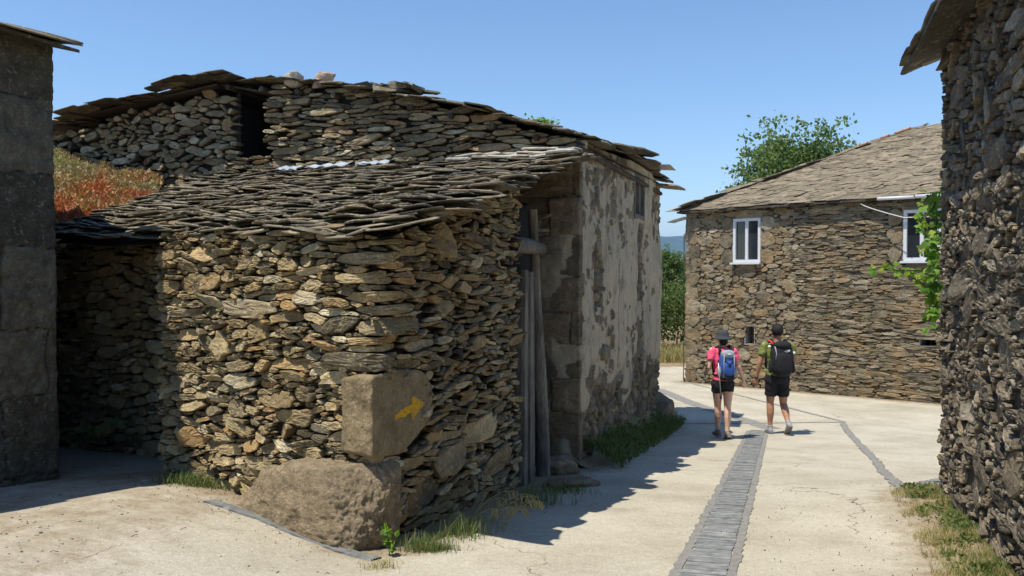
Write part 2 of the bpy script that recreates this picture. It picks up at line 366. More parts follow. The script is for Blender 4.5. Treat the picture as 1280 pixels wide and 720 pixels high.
def masonry(name, path, zb, zt, res, S, mat, parent=None, p=2.6, round_=.02, prot=(0, .045), jd=.035, warp=.02, wscale=9, fine=.006,
            seed=0, holes=(), plaster=None, tilt=.15, world=True, extra=None, skirt=.14):
    """displaced stone face. path: list of (x,y) with stones outwards on the RIGHT of travel; zb/zt functions of s"""
    P = np.array(path, float); seg = np.diff(P, axis=0); L = np.hypot(seg[:, 0], seg[:, 1]); cum = np.concatenate([[0], np.cumsum(L)])
    W = cum[-1]; ns = int(W / res) + 2; s = np.linspace(0, W, ns)
    px = np.interp(s, cum, P[:, 0]); py = np.interp(s, cum, P[:, 1])
    tx = np.gradient(px, s); ty = np.gradient(py, s); tl = np.hypot(tx, ty); nx, ny = ty / tl, -tx / tl
    b = zb(s) * np.ones(ns); tp = zt(s) * np.ones(ns); nz = int((tp - b).max() / res) + 2
    f = np.linspace(0, 1, nz); Z = b[:, None] + (tp - b)[:, None] * f[None, :]; Sg = np.repeat(s[:, None], nz, 1)
    wx = Sg + warp * 2 * (fbm(Sg * wscale, Z * wscale, seed + 5, 3) - .5); wz = Z + warp * 1.4 * (fbm(Sg * wscale + 40, Z * wscale, seed + 9, 3) - .5)
    r = np.random.default_rng(seed + 77); n = S.shape[1]
    rnd = r.random(n); pr = r.uniform(prot[0], prot[1], n); tlx = r.normal(0, tilt, n); tlz = r.normal(0, tilt, n)
    d1 = np.full(Sg.shape, 9.); d2 = d1.copy(); i1 = np.zeros(Sg.shape, int)
    bs = max(8, int(.6 / res)); ct, st_ = np.cos(S[4]), np.sin(S[4])
    for i in range(0, ns, bs):
        for j in range(0, nz, bs):
            x = wx[i:i + bs, j:j + bs]; z = wz[i:i + bs, j:j + bs]
            k = np.where((S[0] > x.min() - 1.3 * S[2] - .12) & (S[0] < x.max() + 1.3 * S[2] + .12) & (S[1] > z.min() - 1.6 * S[2] * abs(st_) - 1.5 * S[3] - .12) & (S[1] < z.max() + 1.6 * S[2] * abs(st_) + 1.5 * S[3] + .12))[0]
            if len(k) < 2: continue
            dx = x[..., None] - S[0][k]; dz = z[..., None] - S[1][k]
            u = np.abs((dx * ct[k] + dz * st_[k]) / S[2][k]); v = np.abs((-dx * st_[k] + dz * ct[k]) / S[3][k])
            d = (u ** p + v ** p) ** (1 / p)
            o = np.argpartition(d, 1, axis=2)[..., :2]; dd = np.take_along_axis(d, o, 2); sw = dd[..., 0] > dd[..., 1]
            d1[i:i + bs, j:j + bs] = dd.min(2); d2[i:i + bs, j:j + bs] = dd.max(2)
            i1[i:i + bs, j:j + bs] = k[np.where(sw, o[..., 1], o[..., 0])]
    m = d2 - d1; dzv = np.maximum((tp - b) / (nz - 1), 1e-4)
    gs = np.gradient(m, axis=0) / (W / (ns - 1)); gzz = np.gradient(m, axis=1) / dzv[:, None]
    e = m / (np.hypot(gs, gzz) + 4.0)
    rr = np.minimum(round_ * (.7 + .6 * rnd[i1]), S[3][i1] * .55)
    q = np.clip(e / rr, 0, 1); edge = 1 - (1 - q) ** 2.2
    lx = np.clip(Sg - S[0][i1], -.09, .09); lz = np.clip(Z - S[1][i1], -.035, .035)
    h = -jd + (jd + pr[i1] + lx * tlx[i1] + lz * tlz[i1] * 1.5) * edge
    h += (fbm(Sg * 38, Z * 38, seed + 3, 3) - .5) * 2 * fine * edge + (fbm(Sg * 9, Z * 11, seed + 4, 3) - .5) * 2.2 * fine + (fbm(Sg * 1.1, Z * 1.1, seed + 8, 2) - .5) * .03
    attrs = {}
    rn = rnd[i1]
    if plaster is not None:
        hp = plaster(Sg, Z); pl = ss(-.002, .003, hp - h); h = np.maximum(h, hp); attrs['plaster'] = pl
    if extra is not None: h, rn, edge = extra(Sg, Z, h, rn, edge)
    attrs['rnd'] = rn; attrs['edge'] = np.clip((edge - .22) * 1.7, 0, 1)
    X = px[:, None] + nx[:, None] * h; Y = py[:, None] + ny[:, None] * h
    idx = np.arange(ns * nz).reshape(ns, nz)
    V = np.stack([X, Y, Z], -1).reshape(-1, 3)
    F = np.stack([idx[:-1, :-1], idx[1:, :-1], idx[1:, 1:], idx[:-1, 1:]], -1).reshape(-1, 4)
    if holes:
        cs = (Sg[:-1, :-1] + Sg[1:, 1:]).ravel() / 2; cz = (Z[:-1, :-1] + Z[1:, 1:]).ravel() / 2
        keep = np.ones(len(F), bool)
        for (s0, s1, z0, z1) in holes: keep &= ~((cs > s0) & (cs < s1) & (cz > z0) & (cz < z1))
        F = F[keep]
    # skirt round the rim gives the face its thickness
    rim = np.concatenate([idx[:, 0], idx[-1, 1:], idx[::-1, -1][1:], idx[0, ::-1][1:-1]])
    ri = np.concatenate([np.arange(ns), np.full(nz - 1, ns - 1), np.arange(ns)[::-1][1:], np.zeros(nz - 2, int)])
    V2 = V[rim].copy(); V2[:, 0] -= nx[ri] * skirt; V2[:, 1] -= ny[ri] * skirt
    k = len(rim); a = rim; b2 = len(V) + np.arange(k)
    F2 = np.stack([a, b2, np.roll(b2, -1), np.roll(a, -1)], -1)
    V = np.concatenate([V, V2]); F = np.concatenate([F, F2])
    for q_ in attrs: attrs[q_] = np.concatenate([attrs[q_].ravel(), attrs[q_].ravel()[rim]])
    return mesh_np(name, V, F, mat, parent, attrs, True, world)

def rubble(name, path, zb, zt, S, mat, parent=None, p=2.8, gap=.006, prot=(0, .04), depth=.09, bev=.010, nd=18, tilt=.12, fine=.004, seed=0, holes=(), skip=(), back=-.055, rings=(.93, .72, .42), wob=.07, bres=.08, fade=None):
    """separate angular stones bedded in a dark backing; same path convention as masonry"""
    P = np.array(path, float); seg = np.diff(P, axis=0); L = np.hypot(seg[:, 0], seg[:, 1]); cum = np.concatenate([[0], np.cumsum(L)]); W = cum[-1]
    fs = np.arange(0, W + .01, .01); fx = np.interp(fs, cum, P[:, 0]); fy = np.interp(fs, cum, P[:, 1]); tx = np.gradient(fx, fs); ty = np.gradient(fy, fs); tl = np.hypot(tx, ty); fnx, fny = ty / tl, -tx / tl
    def place(s, z, h):
        sc_ = np.clip(s, 0, W); nx = np.interp(sc_, fs, fnx); ny = np.interp(sc_, fs, fny); nl_ = np.hypot(nx, ny)
        return np.stack([np.interp(sc_, fs, fx) + nx / nl_ * h, np.interp(sc_, fs, fy) + ny / nl_ * h, z], -1)
    r = np.random.default_rng(seed + 5); ct, st_ = np.cos(S[4]), np.sin(S[4]); th = np.linspace(0, 2 * np.pi, nd, endpoint=False)
    pn = (np.abs(np.cos(th)) ** p + np.abs(np.sin(th)) ** p) ** (1 / p); tau = np.linspace(.55, 2.1, 32)
    zbs = zb(S[0]); zts = zt(S[0]); ok = (S[0] > -.04) & (S[0] < W + .04) & (S[1] > zbs - .05) & (S[1] < zts)
    for (s0, s1, z0, z1) in list(holes) + list(skip): ok &= ~((S[0] > s0) & (S[0] < s1) & (S[1] > z0) & (S[1] < z1))
    idx = np.where(ok)[0]; order = np.argsort(S[0]); sx = S[0][order]; VV = []; FF = []; RV = []; EV = []; nr = len(rings); nb = 0
    base = []
    ringsF = []
    tot = 3 + nr
    for k in range(tot - 1):
        a = np.arange(nd) + k * nd; b = np.roll(np.arange(nd), -1) + k * nd; ringsF.append(np.stack([a, b, b + nd, a + nd], 1))
    quads = np.concatenate(ringsF); c_i = tot * nd; last = np.arange(nd) + (tot - 1) * nd; cap = np.stack([last, np.roll(last, -1), np.full(nd, c_i), np.full(nd, c_i)], 1)
    for i in idx:
        a_, b_ = S[2][i], S[3][i]; R2 = 2.2 * max(a_, b_) + .02
        lo, hi = np.searchsorted(sx, [S[0][i] - R2 - .2, S[0][i] + R2 + .2]); nbr = order[lo:hi]; nbr = nbr[(nbr != i) & (np.abs(S[1][nbr] - S[1][i]) < 2.2 * b_ + 1.4 * S[3][nbr] + abs(st_[i]) * a_ * 2)]
        ex, ez = np.cos(th) * a_, np.sin(th) * b_; dx = ex * ct[i] - ez * st_[i]; dz = ex * st_[i] + ez * ct[i]
        if len(nbr):
            X = S[0][i] + tau[None, :] * dx[:, None]; Z = S[1][i] + tau[None, :] * dz[:, None]
            qx = X[..., None] - S[0][nbr]; qz = Z[..., None] - S[1][nbr]
            u = np.abs((qx * ct[nbr] + qz * st_[nbr]) / S[2][nbr]); v = np.abs((-qx * st_[nbr] + qz * ct[nbr]) / S[3][nbr])
            dmin = ((u ** p + v ** p) ** (1 / p)).min(-1); hit = dmin < tau[None, :] * pn[:, None]
            t_ = np.where(hit.any(1), tau[np.argmax(hit, 1)], 1.35)
        else: t_ = np.full(nd, 1.0)
        t_ = np.minimum(t_, 1.6) * (1 + r.uniform(-wob, wob * .4, nd)); t_ = t_ * .7 + .15 * (np.roll(t_, 1) + np.roll(t_, -1))
        ox, oz = t_ * dx, t_ * dz; ln_ = np.hypot(ox, oz) + 1e-6; g = np.maximum(.45, (ln_ - gap * r.uniform(.5, 1.8)) / ln_); ox, oz = ox * g, oz * g
        mb = min(b_, .05); bv = min(bev * r.uniform(.6, 1.5), mb * .5); pr = r.uniform(*prot) ; tX, tZ = r.normal(0, tilt), r.normal(-.05, tilt)
        if fade is not None: pr = pr * fade(S[0][i], S[1][i])
        vs_ = []; hs_ = []
        for (k_, hh) in ((.86, -depth), (.99, pr - bv * 2.2), (1.0, pr - bv)) + tuple((q, pr - (bv * .15 if q > .9 else 0)) for q in rings):
            vs_.append(np.stack([S[0][i] + ox * k_, S[1][i] + oz * k_], 1)); fr = 1.0 if k_ <= .995 and hh > pr - bv * .9 else .4
            lx = np.clip(ox * k_, -.12, .12); lz = np.clip(oz * k_, -.05, .05); hs_.append(hh + (0 if hh == -depth else 1) * (lx * tX + lz * tZ * 1.4 + r.uniform(-fine, fine, nd) * fr))
        vs_.append(np.array([[S[0][i], S[1][i]]])); hs_.append(np.array([pr + r.uniform(-fine, fine)]))
        q = np.concatenate(vs_); h = np.concatenate(hs_)
        for (s0, s1, z0, z1) in holes:
            if s0 - a_ * 2 < S[0][i] < s1 + a_ * 2:
                ins = (q[:, 0] > s0) & (q[:, 0] < s1) & (q[:, 1] > z0) & (q[:, 1] < z1)
                if ins.any():
                    if z0 < S[1][i] < z1: q[ins, 0] = s0 if S[0][i] < s0 + .01 else s1
                    else: q[ins, 1] = z0 if S[1][i] < z0 + .01 else z1
        VV.append(np.column_stack([q, h])); FF.append(np.concatenate([quads, cap]) + nb); nb += len(q)
        RV.append(np.full(len(q), r.random())); e = np.ones(len(q)); e[:nd] = 0; e[nd:2 * nd] = .75; EV.append(e)
    Q = np.concatenate(VV); Q[:, 2] += (fbm(Q[:, 0] * 1.1, Q[:, 1] * 1.1, seed + 8, 2) - .5) * .03
    V = place(Q[:, 0], Q[:, 1], Q[:, 2]); F = np.concatenate(FF); RV = np.concatenate(RV); EV = np.concatenate(EV)
    ns = int(W / bres) + 2; nz = int(4.5 / bres); s_ = np.linspace(0, W, ns); b0 = zb(s_) * np.ones(ns); t0 = zt(s_) * np.ones(ns) - .02; Zg = b0[:, None] + (t0 - b0)[:, None] * np.linspace(0, 1, nz)[None, :]; Sg = np.repeat(s_[:, None], nz, 1)
    BV = place(Sg.ravel(), Zg.ravel(), back + (fbm(Sg.ravel() * 9, Zg.ravel() * 9, 3, 2) - .5) * .02); ii = np.arange(ns * nz).reshape(ns, nz)
    BF = np.stack([ii[:-1, :-1], ii[1:, :-1], ii[1:, 1:], ii[:-1, 1:]], -1).reshape(-1, 4)
    if holes:
        cs = (Sg[:-1, :-1] + Sg[1:, 1:]).ravel() / 2; cz = (Zg[:-1, :-1] + Zg[1:, 1:]).ravel() / 2; kp = np.ones(len(BF), bool)
        for (s0, s1, z0, z1) in holes: kp &= ~((cs > s0 - bres * .5) & (cs < s1 + bres * .5) & (cz > z0 - bres * .5) & (cz < z1 + bres * .5))
        BF = BF[kp]
    tri = F[:, 2] == F[:, 3]; Fq = np.concatenate([F[~tri], BF + len(V)]); Ft = F[tri][:, :3]
    V = np.concatenate([V, BV]).astype(np.float32); RV = np.concatenate([RV, np.full(len(BV), .5)]); EV = np.concatenate([EV, np.zeros(len(BV))])
    me = bpy.data.meshes.new(name); me.vertices.add(len(V)); me.vertices.foreach_set('co', V.ravel())
    li = np.concatenate([Fq.ravel(), Ft.ravel()]).astype(np.int32); lt = np.concatenate([np.full(len(Fq), 4), np.full(len(Ft), 3)]).astype(np.int32); ls = np.concatenate([[0], np.cumsum(lt)[:-1]]).astype(np.int32)
    me.loops.add(len(li)); me.loops.foreach_set('vertex_index', li); me.polygons.add(len(lt)); me.polygons.foreach_set('loop_start', ls); me.polygons.foreach_set('loop_total', lt)
    me.polygons.foreach_set('use_smooth', np.zeros(len(lt), bool)); me.update(calc_edges=True)
    for a, d in (('rnd', RV), ('edge', EV)): x = me.attributes.new(a, 'FLOAT', 'POINT'); x.data.foreach_set('value', d.astype(np.float32))
    return link(name, me, mat, parent)

def slabs(name, patch, rows, per, mat, parent=None, th=(.012, .03), over=1.9, jit=.25, lift=.04, seed=0, edgej=.16, n=12, rough=.3, wob=.02, amax=1.04):
    """stone slates laid on patch(a,b)->Vector (a along the eave 0..1, b up the slope 0..1)"""
    r = random.Random(seed); V = []; F = []; A = []
    for j in range(rows):
        off = r.random()
        for i in range(-1, per + 1):
            wv = (1 + r.uniform(-jit, jit * 1.6)) / per; a0 = (i + off + r.uniform(-.2, .2)) / per
            if a0 < -.06 or a0 > amax: continue
            b0 = (j + (r.uniform(-rough, rough) if j else r.uniform(-.3, .1))) / rows
            o = patch(a0, b0); ea = (patch(a0 + .01, b0) - o) / .01; eb = (patch(a0, b0 + .01) - o) / .01
            nrm = ea.cross(eb).normalized(); nrm = -nrm if nrm.z < 0 else nrm
            t_ = r.uniform(*th); c = []; hw = wv * .62; hd = over / rows * r.uniform(.7, 1.2)
            tw = r.uniform(-.10, .10); tl = r.uniform(-.015, .015); lf = lift * r.uniform(.3, 1.5); dzw = r.uniform(-wob, wob)
            for k in range(n):
                an = 2 * math.pi * k / n; cx = math.copysign(abs(math.cos(an)) ** .32, math.cos(an)); cy = math.copysign(abs(math.sin(an)) ** .32, math.sin(an))
                q = 1 + r.uniform(-edgej, edgej * .6)
                x = cx * hw * q; y = (cy * .5 + .5) * hd * (1 if cy > 0 else q)
                pt = o + ea * (x) + eb * (y + tw * x * .3)
                down = 1 - (cy * .5 + .5)
                pt = pt + nrm * (lf * down + tl * cx + dzw * .5 + r.uniform(-.003, .003)); c.append(pt)
            ctr = sum(c, Vector()) / n; b = len(V); a = r.random()
            mid = [ctr + (p - ctr) * .86 + nrm * (t_ + r.uniform(-.003, .004)) for p in c]
            top = [ctr + (p - ctr) * 1.0 + nrm * t_ * .55 for p in c]
            V += c + top + mid; A += [a] * (3 * n)
            F.append(tuple(reversed(range(b, b + n)))); F.append(tuple(range(b + 2 * n, b + 3 * n)))
            for k in range(n):
                k2 = (k + 1) % n
                F.append((b + k, b + k2, b + n + k2, b + n + k)); F.append((b + n + k, b + n + k2, b + 2 * n + k2, b + 2 * n + k))
    return mesh_py(name, V, F, mat, parent, {'rnd': A})
def bilinear(FL, FR, BR, BL, sag=.03, seed=0, amp=.03):
    FL, FR, BR, BL = map(Vector, (FL, FR, BR, BL))
    def f(a, b):
        p = FL * (1 - a) * (1 - b) + FR * a * (1 - b) + BR * a * b + BL * (1 - a) * b
        z = -sag * 4 * max(0, a) * max(0, 1 - a) + amp * (mnoise.noise(Vector((a * 5, b * 5, seed))))
        return p + Vector((0, 0, z))
    return f
def rock(name, loc, size, mat, parent=None, seed=0, sub=4, amp=.25, freq=1.6, rz=0, label=None, cat=None, group=None, rndv=.5, box=2.0, fine=.03, kind=None):
    bm = bmesh.new(); bmesh.ops.create_icosphere(bm, subdivisions=sub, radius=1)
    rot = Matrix.Rotation(rz, 3, 'Z')
    for v in bm.verts:
        n = v.co.normalized(); l = (abs(n.x) ** box + abs(n.y) ** box + abs(n.z) ** box) ** (1 / box)
        k = 1 / l * (1 + amp * mnoise.noise(n * freq + Vector((seed * 7.1, 3, 1))) + amp * .4 * mnoise.noise(n * freq * 3 + Vector((seed, 9, 1))) + fine * mnoise.noise(n * 14 + Vector((seed, 1, 5))) + fine * .45 * mnoise.noise(n * 36 + Vector((seed, 1, 5))) + fine * .25 * mnoise.noise(n * 80))
        q = n * k; v.co = rot @ Vector((q.x * size[0] / 2, q.y * size[1] / 2, q.z * size[2] / 2))
    me = bpy.data.meshes.new(name); bm.to_mesh(me); bm.free()
    me.polygons.foreach_set('use_smooth', np.ones(len(me.polygons), bool))
    for a, v in (('rnd', rndv), ('edge', 1.0)):
        x = me.attributes.new(a, 'FLOAT', 'POINT'); x.data.foreach_set('value', np.full(len(me.vertices), v, np.float32))
    o = link(name, me, mat)
    o.location = loc
    if parent: o.parent = parent; o.matrix_parent_inverse = MW(parent).inverted()
    return tag(o, label, cat, group, kind)

def angular(name, loc, size, mat, parent=None, seed=0, sub=6, planes=16, rough=.03, rz=0, rndv=.5, **kw):
    r = np.random.default_rng(seed); bm = bmesh.new(); bmesh.ops.create_icosphere(bm, subdivisions=sub, radius=1)
    N_ = [np.array(v, float) for v in ((1, 0, 0), (-1, 0, 0), (0, 1, 0), (0, -1, 0), (0, 0, 1), (0, 0, -1))]; N_ = [n + r.normal(0, .16, 3) for n in N_] + [r.normal(size=3) for _ in range(planes)]
    N_ = np.array([n / np.linalg.norm(n) for n in N_]); D = np.concatenate([r.uniform(.9, 1.0, 6), r.uniform(.98, 1.25, planes)])
    rot = Matrix.Rotation(rz, 3, 'Z')
    for v in bm.verts:
        n = np.array(v.co.normalized()); dt = N_ @ n; dt[dt < .05] = .05; rad = (np.sum((D / dt) ** -14.0)) ** (-1 / 14.0); q = Vector(n)
        k = rad * (1 + rough * 1.4 * mnoise.noise(q * 3 + Vector((seed, 0, 0))) + rough * mnoise.noise(q * 8 + Vector((seed, 2, 0))) + rough * .6 * mnoise.noise(q * 20) + rough * .35 * mnoise.noise(q * 50) + rough * .25 * mnoise.noise(q * 110))
        if kw.get('slope'): k *= 1 - kw['slope'] * max(0, q.x) * max(0, q.z)
        v.co = rot @ Vector((q.x * k * size[0] / 2, q.y * k * size[1] / 2, q.z * k * size[2] / 2))
    me = bpy.data.meshes.new(name); bm.to_mesh(me); bm.free(); me.polygons.foreach_set('use_smooth', np.ones(len(me.polygons), bool))
    for a, v in (('rnd', rndv), ('edge', 1.0)): x = me.attributes.new(a, 'FLOAT', 'POINT'); x.data.foreach_set('value', np.full(len(me.vertices), v, np.float32))
    o = link(name, me, mat); o.location = loc
    if parent: o.parent = parent; o.matrix_parent_inverse = MW(parent).inverted()
    return tag(o, kw.get('label'), kw.get('cat'), kw.get('group'))

# ------------------------------------------------------------------ vegetation generators
def leaves(name, pts, size, mat, parent=None, seed=0, up=.3, rndf=None, asp=.6):
    r = np.random.default_rng(seed); pts = np.asarray(pts, float); n = len(pts)
    d = r.normal(size=(n, 3)); d[:, 2] += up; d /= np.linalg.norm(d, axis=1)[:, None]
    e = r.normal(size=(n, 3)); s = np.cross(d, e); s /= np.linalg.norm(s, axis=1)[:, None] + 1e-9; nn = np.cross(s, d)
    L = size * r.uniform(.6, 1.3, n)[:, None]
    a = pts; b = pts + d * L * .45 + s * L * asp * .5 + nn * L * .08; c = pts + d * L; e2 = pts + d * L * .45 - s * L * asp * .5 + nn * L * .08
    V = np.stack([a, b, c, e2], 1).reshape(-1, 3); F = np.arange(n * 4).reshape(n, 4)
    rv = r.random(n) if rndf is None else rndf
    return mesh_np(name, V, F, mat, parent, {'rnd': np.repeat(rv, 4)}, False)
def grass(name, bases, hgt, wid, mat, parent=None, seed=0, lean=.5, droop=.6, kind='stuff', label=None, cat=None, group=None):
    r = np.random.default_rng(seed); B = np.asarray(bases, float); n = len(B); an = r.uniform(0, 2 * np.pi, n)
    d = np.stack([np.cos(an), np.sin(an), 0 * an], 1); H = hgt * r.uniform(.4, 1.25, n); w_ = wid * r.uniform(.6, 1.3, n); le = lean * r.uniform(.1, 1.2, n)
    side = np.stack([-np.sin(an), np.cos(an), 0 * an], 1); V = []
    for k, f in enumerate((0, .4, .75, 1.0)):
        c = B + d * (le * H * f ** 1.8)[:, None]; c[:, 2] += H * (f - droop * .35 * le * f ** 3)
        ww = w_ * (1 - f) ** .7 * .5
        if k < 3: V += [c - side * ww[:, None], c + side * ww[:, None]]
        else: V += [c]
    V = np.stack(V, 1).reshape(-1, 3); b = np.arange(n) * 7
    F = []
    for k in range(2): F.append(np.stack([b + 2 * k, b + 2 * k + 1, b + 2 * k + 3, b + 2 * k + 2], 1))
    F.append(np.stack([b + 4, b + 5, b + 6, b + 6], 1))
    F = np.concatenate(F)
    me_v = V; tri = F[F[:, 2] == F[:, 3]][:, :3]; quad = F[F[:, 2] != F[:, 3]]
    # split last quads into tris so every face is a triangle
    T = np.concatenate([quad[:, [0, 1, 2]], quad[:, [0, 2, 3]], tri])
    o = mesh_np(name, me_v, T, mat, parent, {'rnd': np.repeat(r.random(n), 7)}, False)
    return tag(o, label, cat, group, kind)

# ================================================================== SETTING
def terrain():
    def axis(vals):
        out = []
        for a, b, st in vals: out += list(np.arange(a, b, st))
        return np.array(out + [vals[-1][1]])
    xs = axis([(-9000, -1000, 1000), (-1000, -100, 100), (-100, -20, 8), (-20, -6, 1), (-6, 12, .3), (12, 40, 2), (40, 200, 16), (200, 1000, 100), (1000, 9000, 1000)])
    ys = axis([(-300, -20, 40), (-20, 0, 2), (0, 30, .3), (30, 60, 1.5), (60, 200, 10), (200, 1000, 80), (1000, 12000, 1000)])
    X, Y = np.meshgrid(xs, ys, indexing='ij'); Z = gz(X, Y) - .03
    Z = Z + (fbm(X * 1.3, Y * 1.3, 3, 3) - .5) * .12 * ss(24, 30, Y)
    nx, ny = X.shape; i = np.arange(nx * ny).reshape(nx, ny)
    F = np.stack([i[:-1, :-1], i[1:, :-1], i[1:, 1:], i[:-1, 1:]], -1).reshape(-1, 4)
    tag(mesh_np('ground', np.stack([X, Y, Z], -1).reshape(-1, 3), F, M['fields'], attrs={'far': ss(34, 50, Y)}), 'dry earth and fields beyond the hamlet', kind='structure')
terrain()

# directions of the lane
E_ = Vector((.32, .948, 0)).normalized(); NL = Vector((-E_.y, E_.x, 0))        # along the lane, and to its left
PC = Vector((-.80, 4.75)); PL = Vector((-2.66, 6.0)); PQ = Vector((.06, 7.2))       # hut: near corner, left end, door jamb
PA = Vector((.71, 8.6)); PB = PA + Vector((E_.x, E_.y)) * 5.9                        # house: near corner, far corner
PF = Vector((3.44, 6.4)); RD = Vector((.35, .937)).normalized()                       # right wall far corner
PK = Vector((4.63, 21.15)); KD = Vector((.7071, -.7071)); PK2 = PK + KD * 9
PE = Vector((-3.30, 5.75)); LD = Vector((.36, .933)).normalized()

def segdist(X, Y, a, b):
    ax, ay = a; bx, by = b; t_ = np.clip(((X - ax) * (bx - ax) + (Y - ay) * (by - ay)) / ((bx - ax) ** 2 + (by - ay) ** 2), 0, 1)
    return np.hypot(X - ax - t_ * (bx - ax), Y - ay - t_ * (by - ay))
def street():
    xs = np.arange(-8, 14, .12); ys = np.concatenate([np.arange(-2, 12, .12), np.arange(12, 26.4, .2)])
    X, Y = np.meshgrid(xs, ys, indexing='ij'); Z = gz(X, Y) + (fbm(X * .8, Y * .8, 2, 2) - .5) * .015
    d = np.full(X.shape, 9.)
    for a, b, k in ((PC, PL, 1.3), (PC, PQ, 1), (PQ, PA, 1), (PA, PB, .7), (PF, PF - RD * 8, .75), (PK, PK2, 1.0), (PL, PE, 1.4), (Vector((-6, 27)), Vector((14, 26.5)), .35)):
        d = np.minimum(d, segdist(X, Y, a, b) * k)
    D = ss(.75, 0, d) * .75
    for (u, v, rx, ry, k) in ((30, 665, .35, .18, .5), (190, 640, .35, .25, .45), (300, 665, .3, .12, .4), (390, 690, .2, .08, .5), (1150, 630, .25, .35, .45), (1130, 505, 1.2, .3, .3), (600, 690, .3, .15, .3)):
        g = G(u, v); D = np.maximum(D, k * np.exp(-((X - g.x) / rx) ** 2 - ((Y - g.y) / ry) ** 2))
    D = np.maximum(D, .52 * ss(-.9, -2.2, X) * ss(8, 6, Y))
    nx, ny = X.shape; i = np.arange(nx * ny).reshape(nx, ny)
    F = np.stack([i[:-1, :-1], i[1:, :-1], i[1:, 1:], i[:-1, 1:]], -1).reshape(-1, 4)
    cx = X[:-1, :-1].ravel(); cy = Y[:-1, :-1].ravel()
    keep = cy < 25.6 + .5 * np.sin(cx * .9) + (fbm(cx * 2, cy * 2, 4, 2) - .5) * 1.2
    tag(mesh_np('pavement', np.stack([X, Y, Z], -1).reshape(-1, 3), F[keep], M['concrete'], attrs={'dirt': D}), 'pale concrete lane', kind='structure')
street()

def gutter():
    # slate channel running away down the middle of the lane
    a0 = (G(836, 720) + G(924, 720)) / 2; a1 = (G(933, 541) + G(960, 537)) / 2
    d = (a1 - a0); d.z = 0; L = d.length; d.normalize(); s = Vector((d.y, -d.x, 0)); start = a0 - d * 3.5; tot = L + 3.5
    def gp(x, y, dz): return Vector((x, y, float(gz(x, y)) + (float(fbm(x * .8, y * .8, 2, 2)) - .5) * .015 + dz))
    m = MB(); q = 0; r = random.Random(3)
    while q < tot:
        w_ = r.uniform(.018, .05); l = .112 + r.uniform(-.006, .006); dz = .006 + r.uniform(0, .006)
        c = start + d * (q + w_ / 2); sk = r.uniform(-.006, .006)
        P = []
        for (aa, bb) in ((-w_ * .47, -l), (-w_ * .47, l), (w_ * .47, l), (w_ * .47, -l)):
            p = c + d * (aa + sk * (1 if bb > 0 else -1)) + s * bb; P.append(gp(p.x, p.y, dz + .004))
        B = [p - Vector((0, 0, .05)) for p in P]
        m.add(P + B, [(3, 2, 1, 0), (0, 1, 5, 4), (1, 2, 6, 5), (2, 3, 7, 6), (3, 0, 4, 7)], r.random()); q += w_
    o = m.build('slate_gutter', M['slate_blue']); tag(o, 'narrow gutter of blue-grey slates set on edge down the lane', kind='structure')
    def ribbon(name, pts, wd, label, mat=M['mortar'], dz=.007, jit=.012):
        V = []; F = []; k = 0; pts = [Vector((p[0], p[1], 0)) for p in pts]; r2 = random.Random(len(pts) + int(wd * 1000))
        for i in range(len(pts) - 1):
            a, b = pts[i], pts[i + 1]; dd = b - a; n = max(2, int(dd.length / .05)); u = dd.normalized(); sd_ = Vector((u.y, -u.x, 0))
            for j in range(n + (i == len(pts) - 2)):
                p = a + dd * j / n
                for e in (-1, 1):
                    q_ = p + sd_ * e * (wd / 2 + r2.uniform(-jit, jit)); V.append(gp(q_.x, q_.y, dz))
                for e in (1, -1):
                    q_ = p + sd_ * e * (wd / 2 + .004); V.append(gp(q_.x, q_.y, dz - .03))
        k = len(V) // 4
        for i in range(k - 1):
            b = i * 4
            for e in range(4): F.append((b + e, b + (e + 1) % 4, b + 4 + (e + 1) % 4, b + 4 + e))
        tag(mesh_py(name, V, [tuple(reversed(f)) for f in F], mat), label, kind='structure')
    ribbon('mortar_band', [start - s * .142, start - s * .142 + d * tot], .055, 'grey mortar band left of the slate gutter')
    ribbon('mortar_band', [start + s * .142, start + s * .142 + d * tot], .055, 'grey mortar band right of the slate gutter')
    ribbon('mortar_band', [G(822, 487), G(870, 506), G(935, 527), G(965, 536)], .30, 'grey channel curving off behind the house', jit=.02, dz=.005)
    ribbon('mortar_band', [G(820, 529), G(900, 530), G(1056, 528)], .05, 'joint line across the lane', dz=.009, jit=.008)
    ribbon('mortar_band', [G(858, 478), G(1056, 528)], .07, 'joint line towards the far house', dz=.0095, jit=.01)
    ribbon('mortar_band', [G(1052, 527), G(1095, 577), G(1128, 613)], .09, 'grey repair strip towards the right wall', dz=.0075, jit=.02)
    ribbon('mortar_band', [G(1128, 612), G(1184, 599)], .11, 'grey repair strip ending at the right wall', dz=.0085, jit=.03)
    # bluish kerb slates at the foot of the hut
    ribbon('kerb', [G(262, 630), G(330, 652), G(400, 680), G(470, 702)], .10, 'blue-grey slate kerb at the foot of the hut', M['slate_blue'], .012, .012)
gutter()

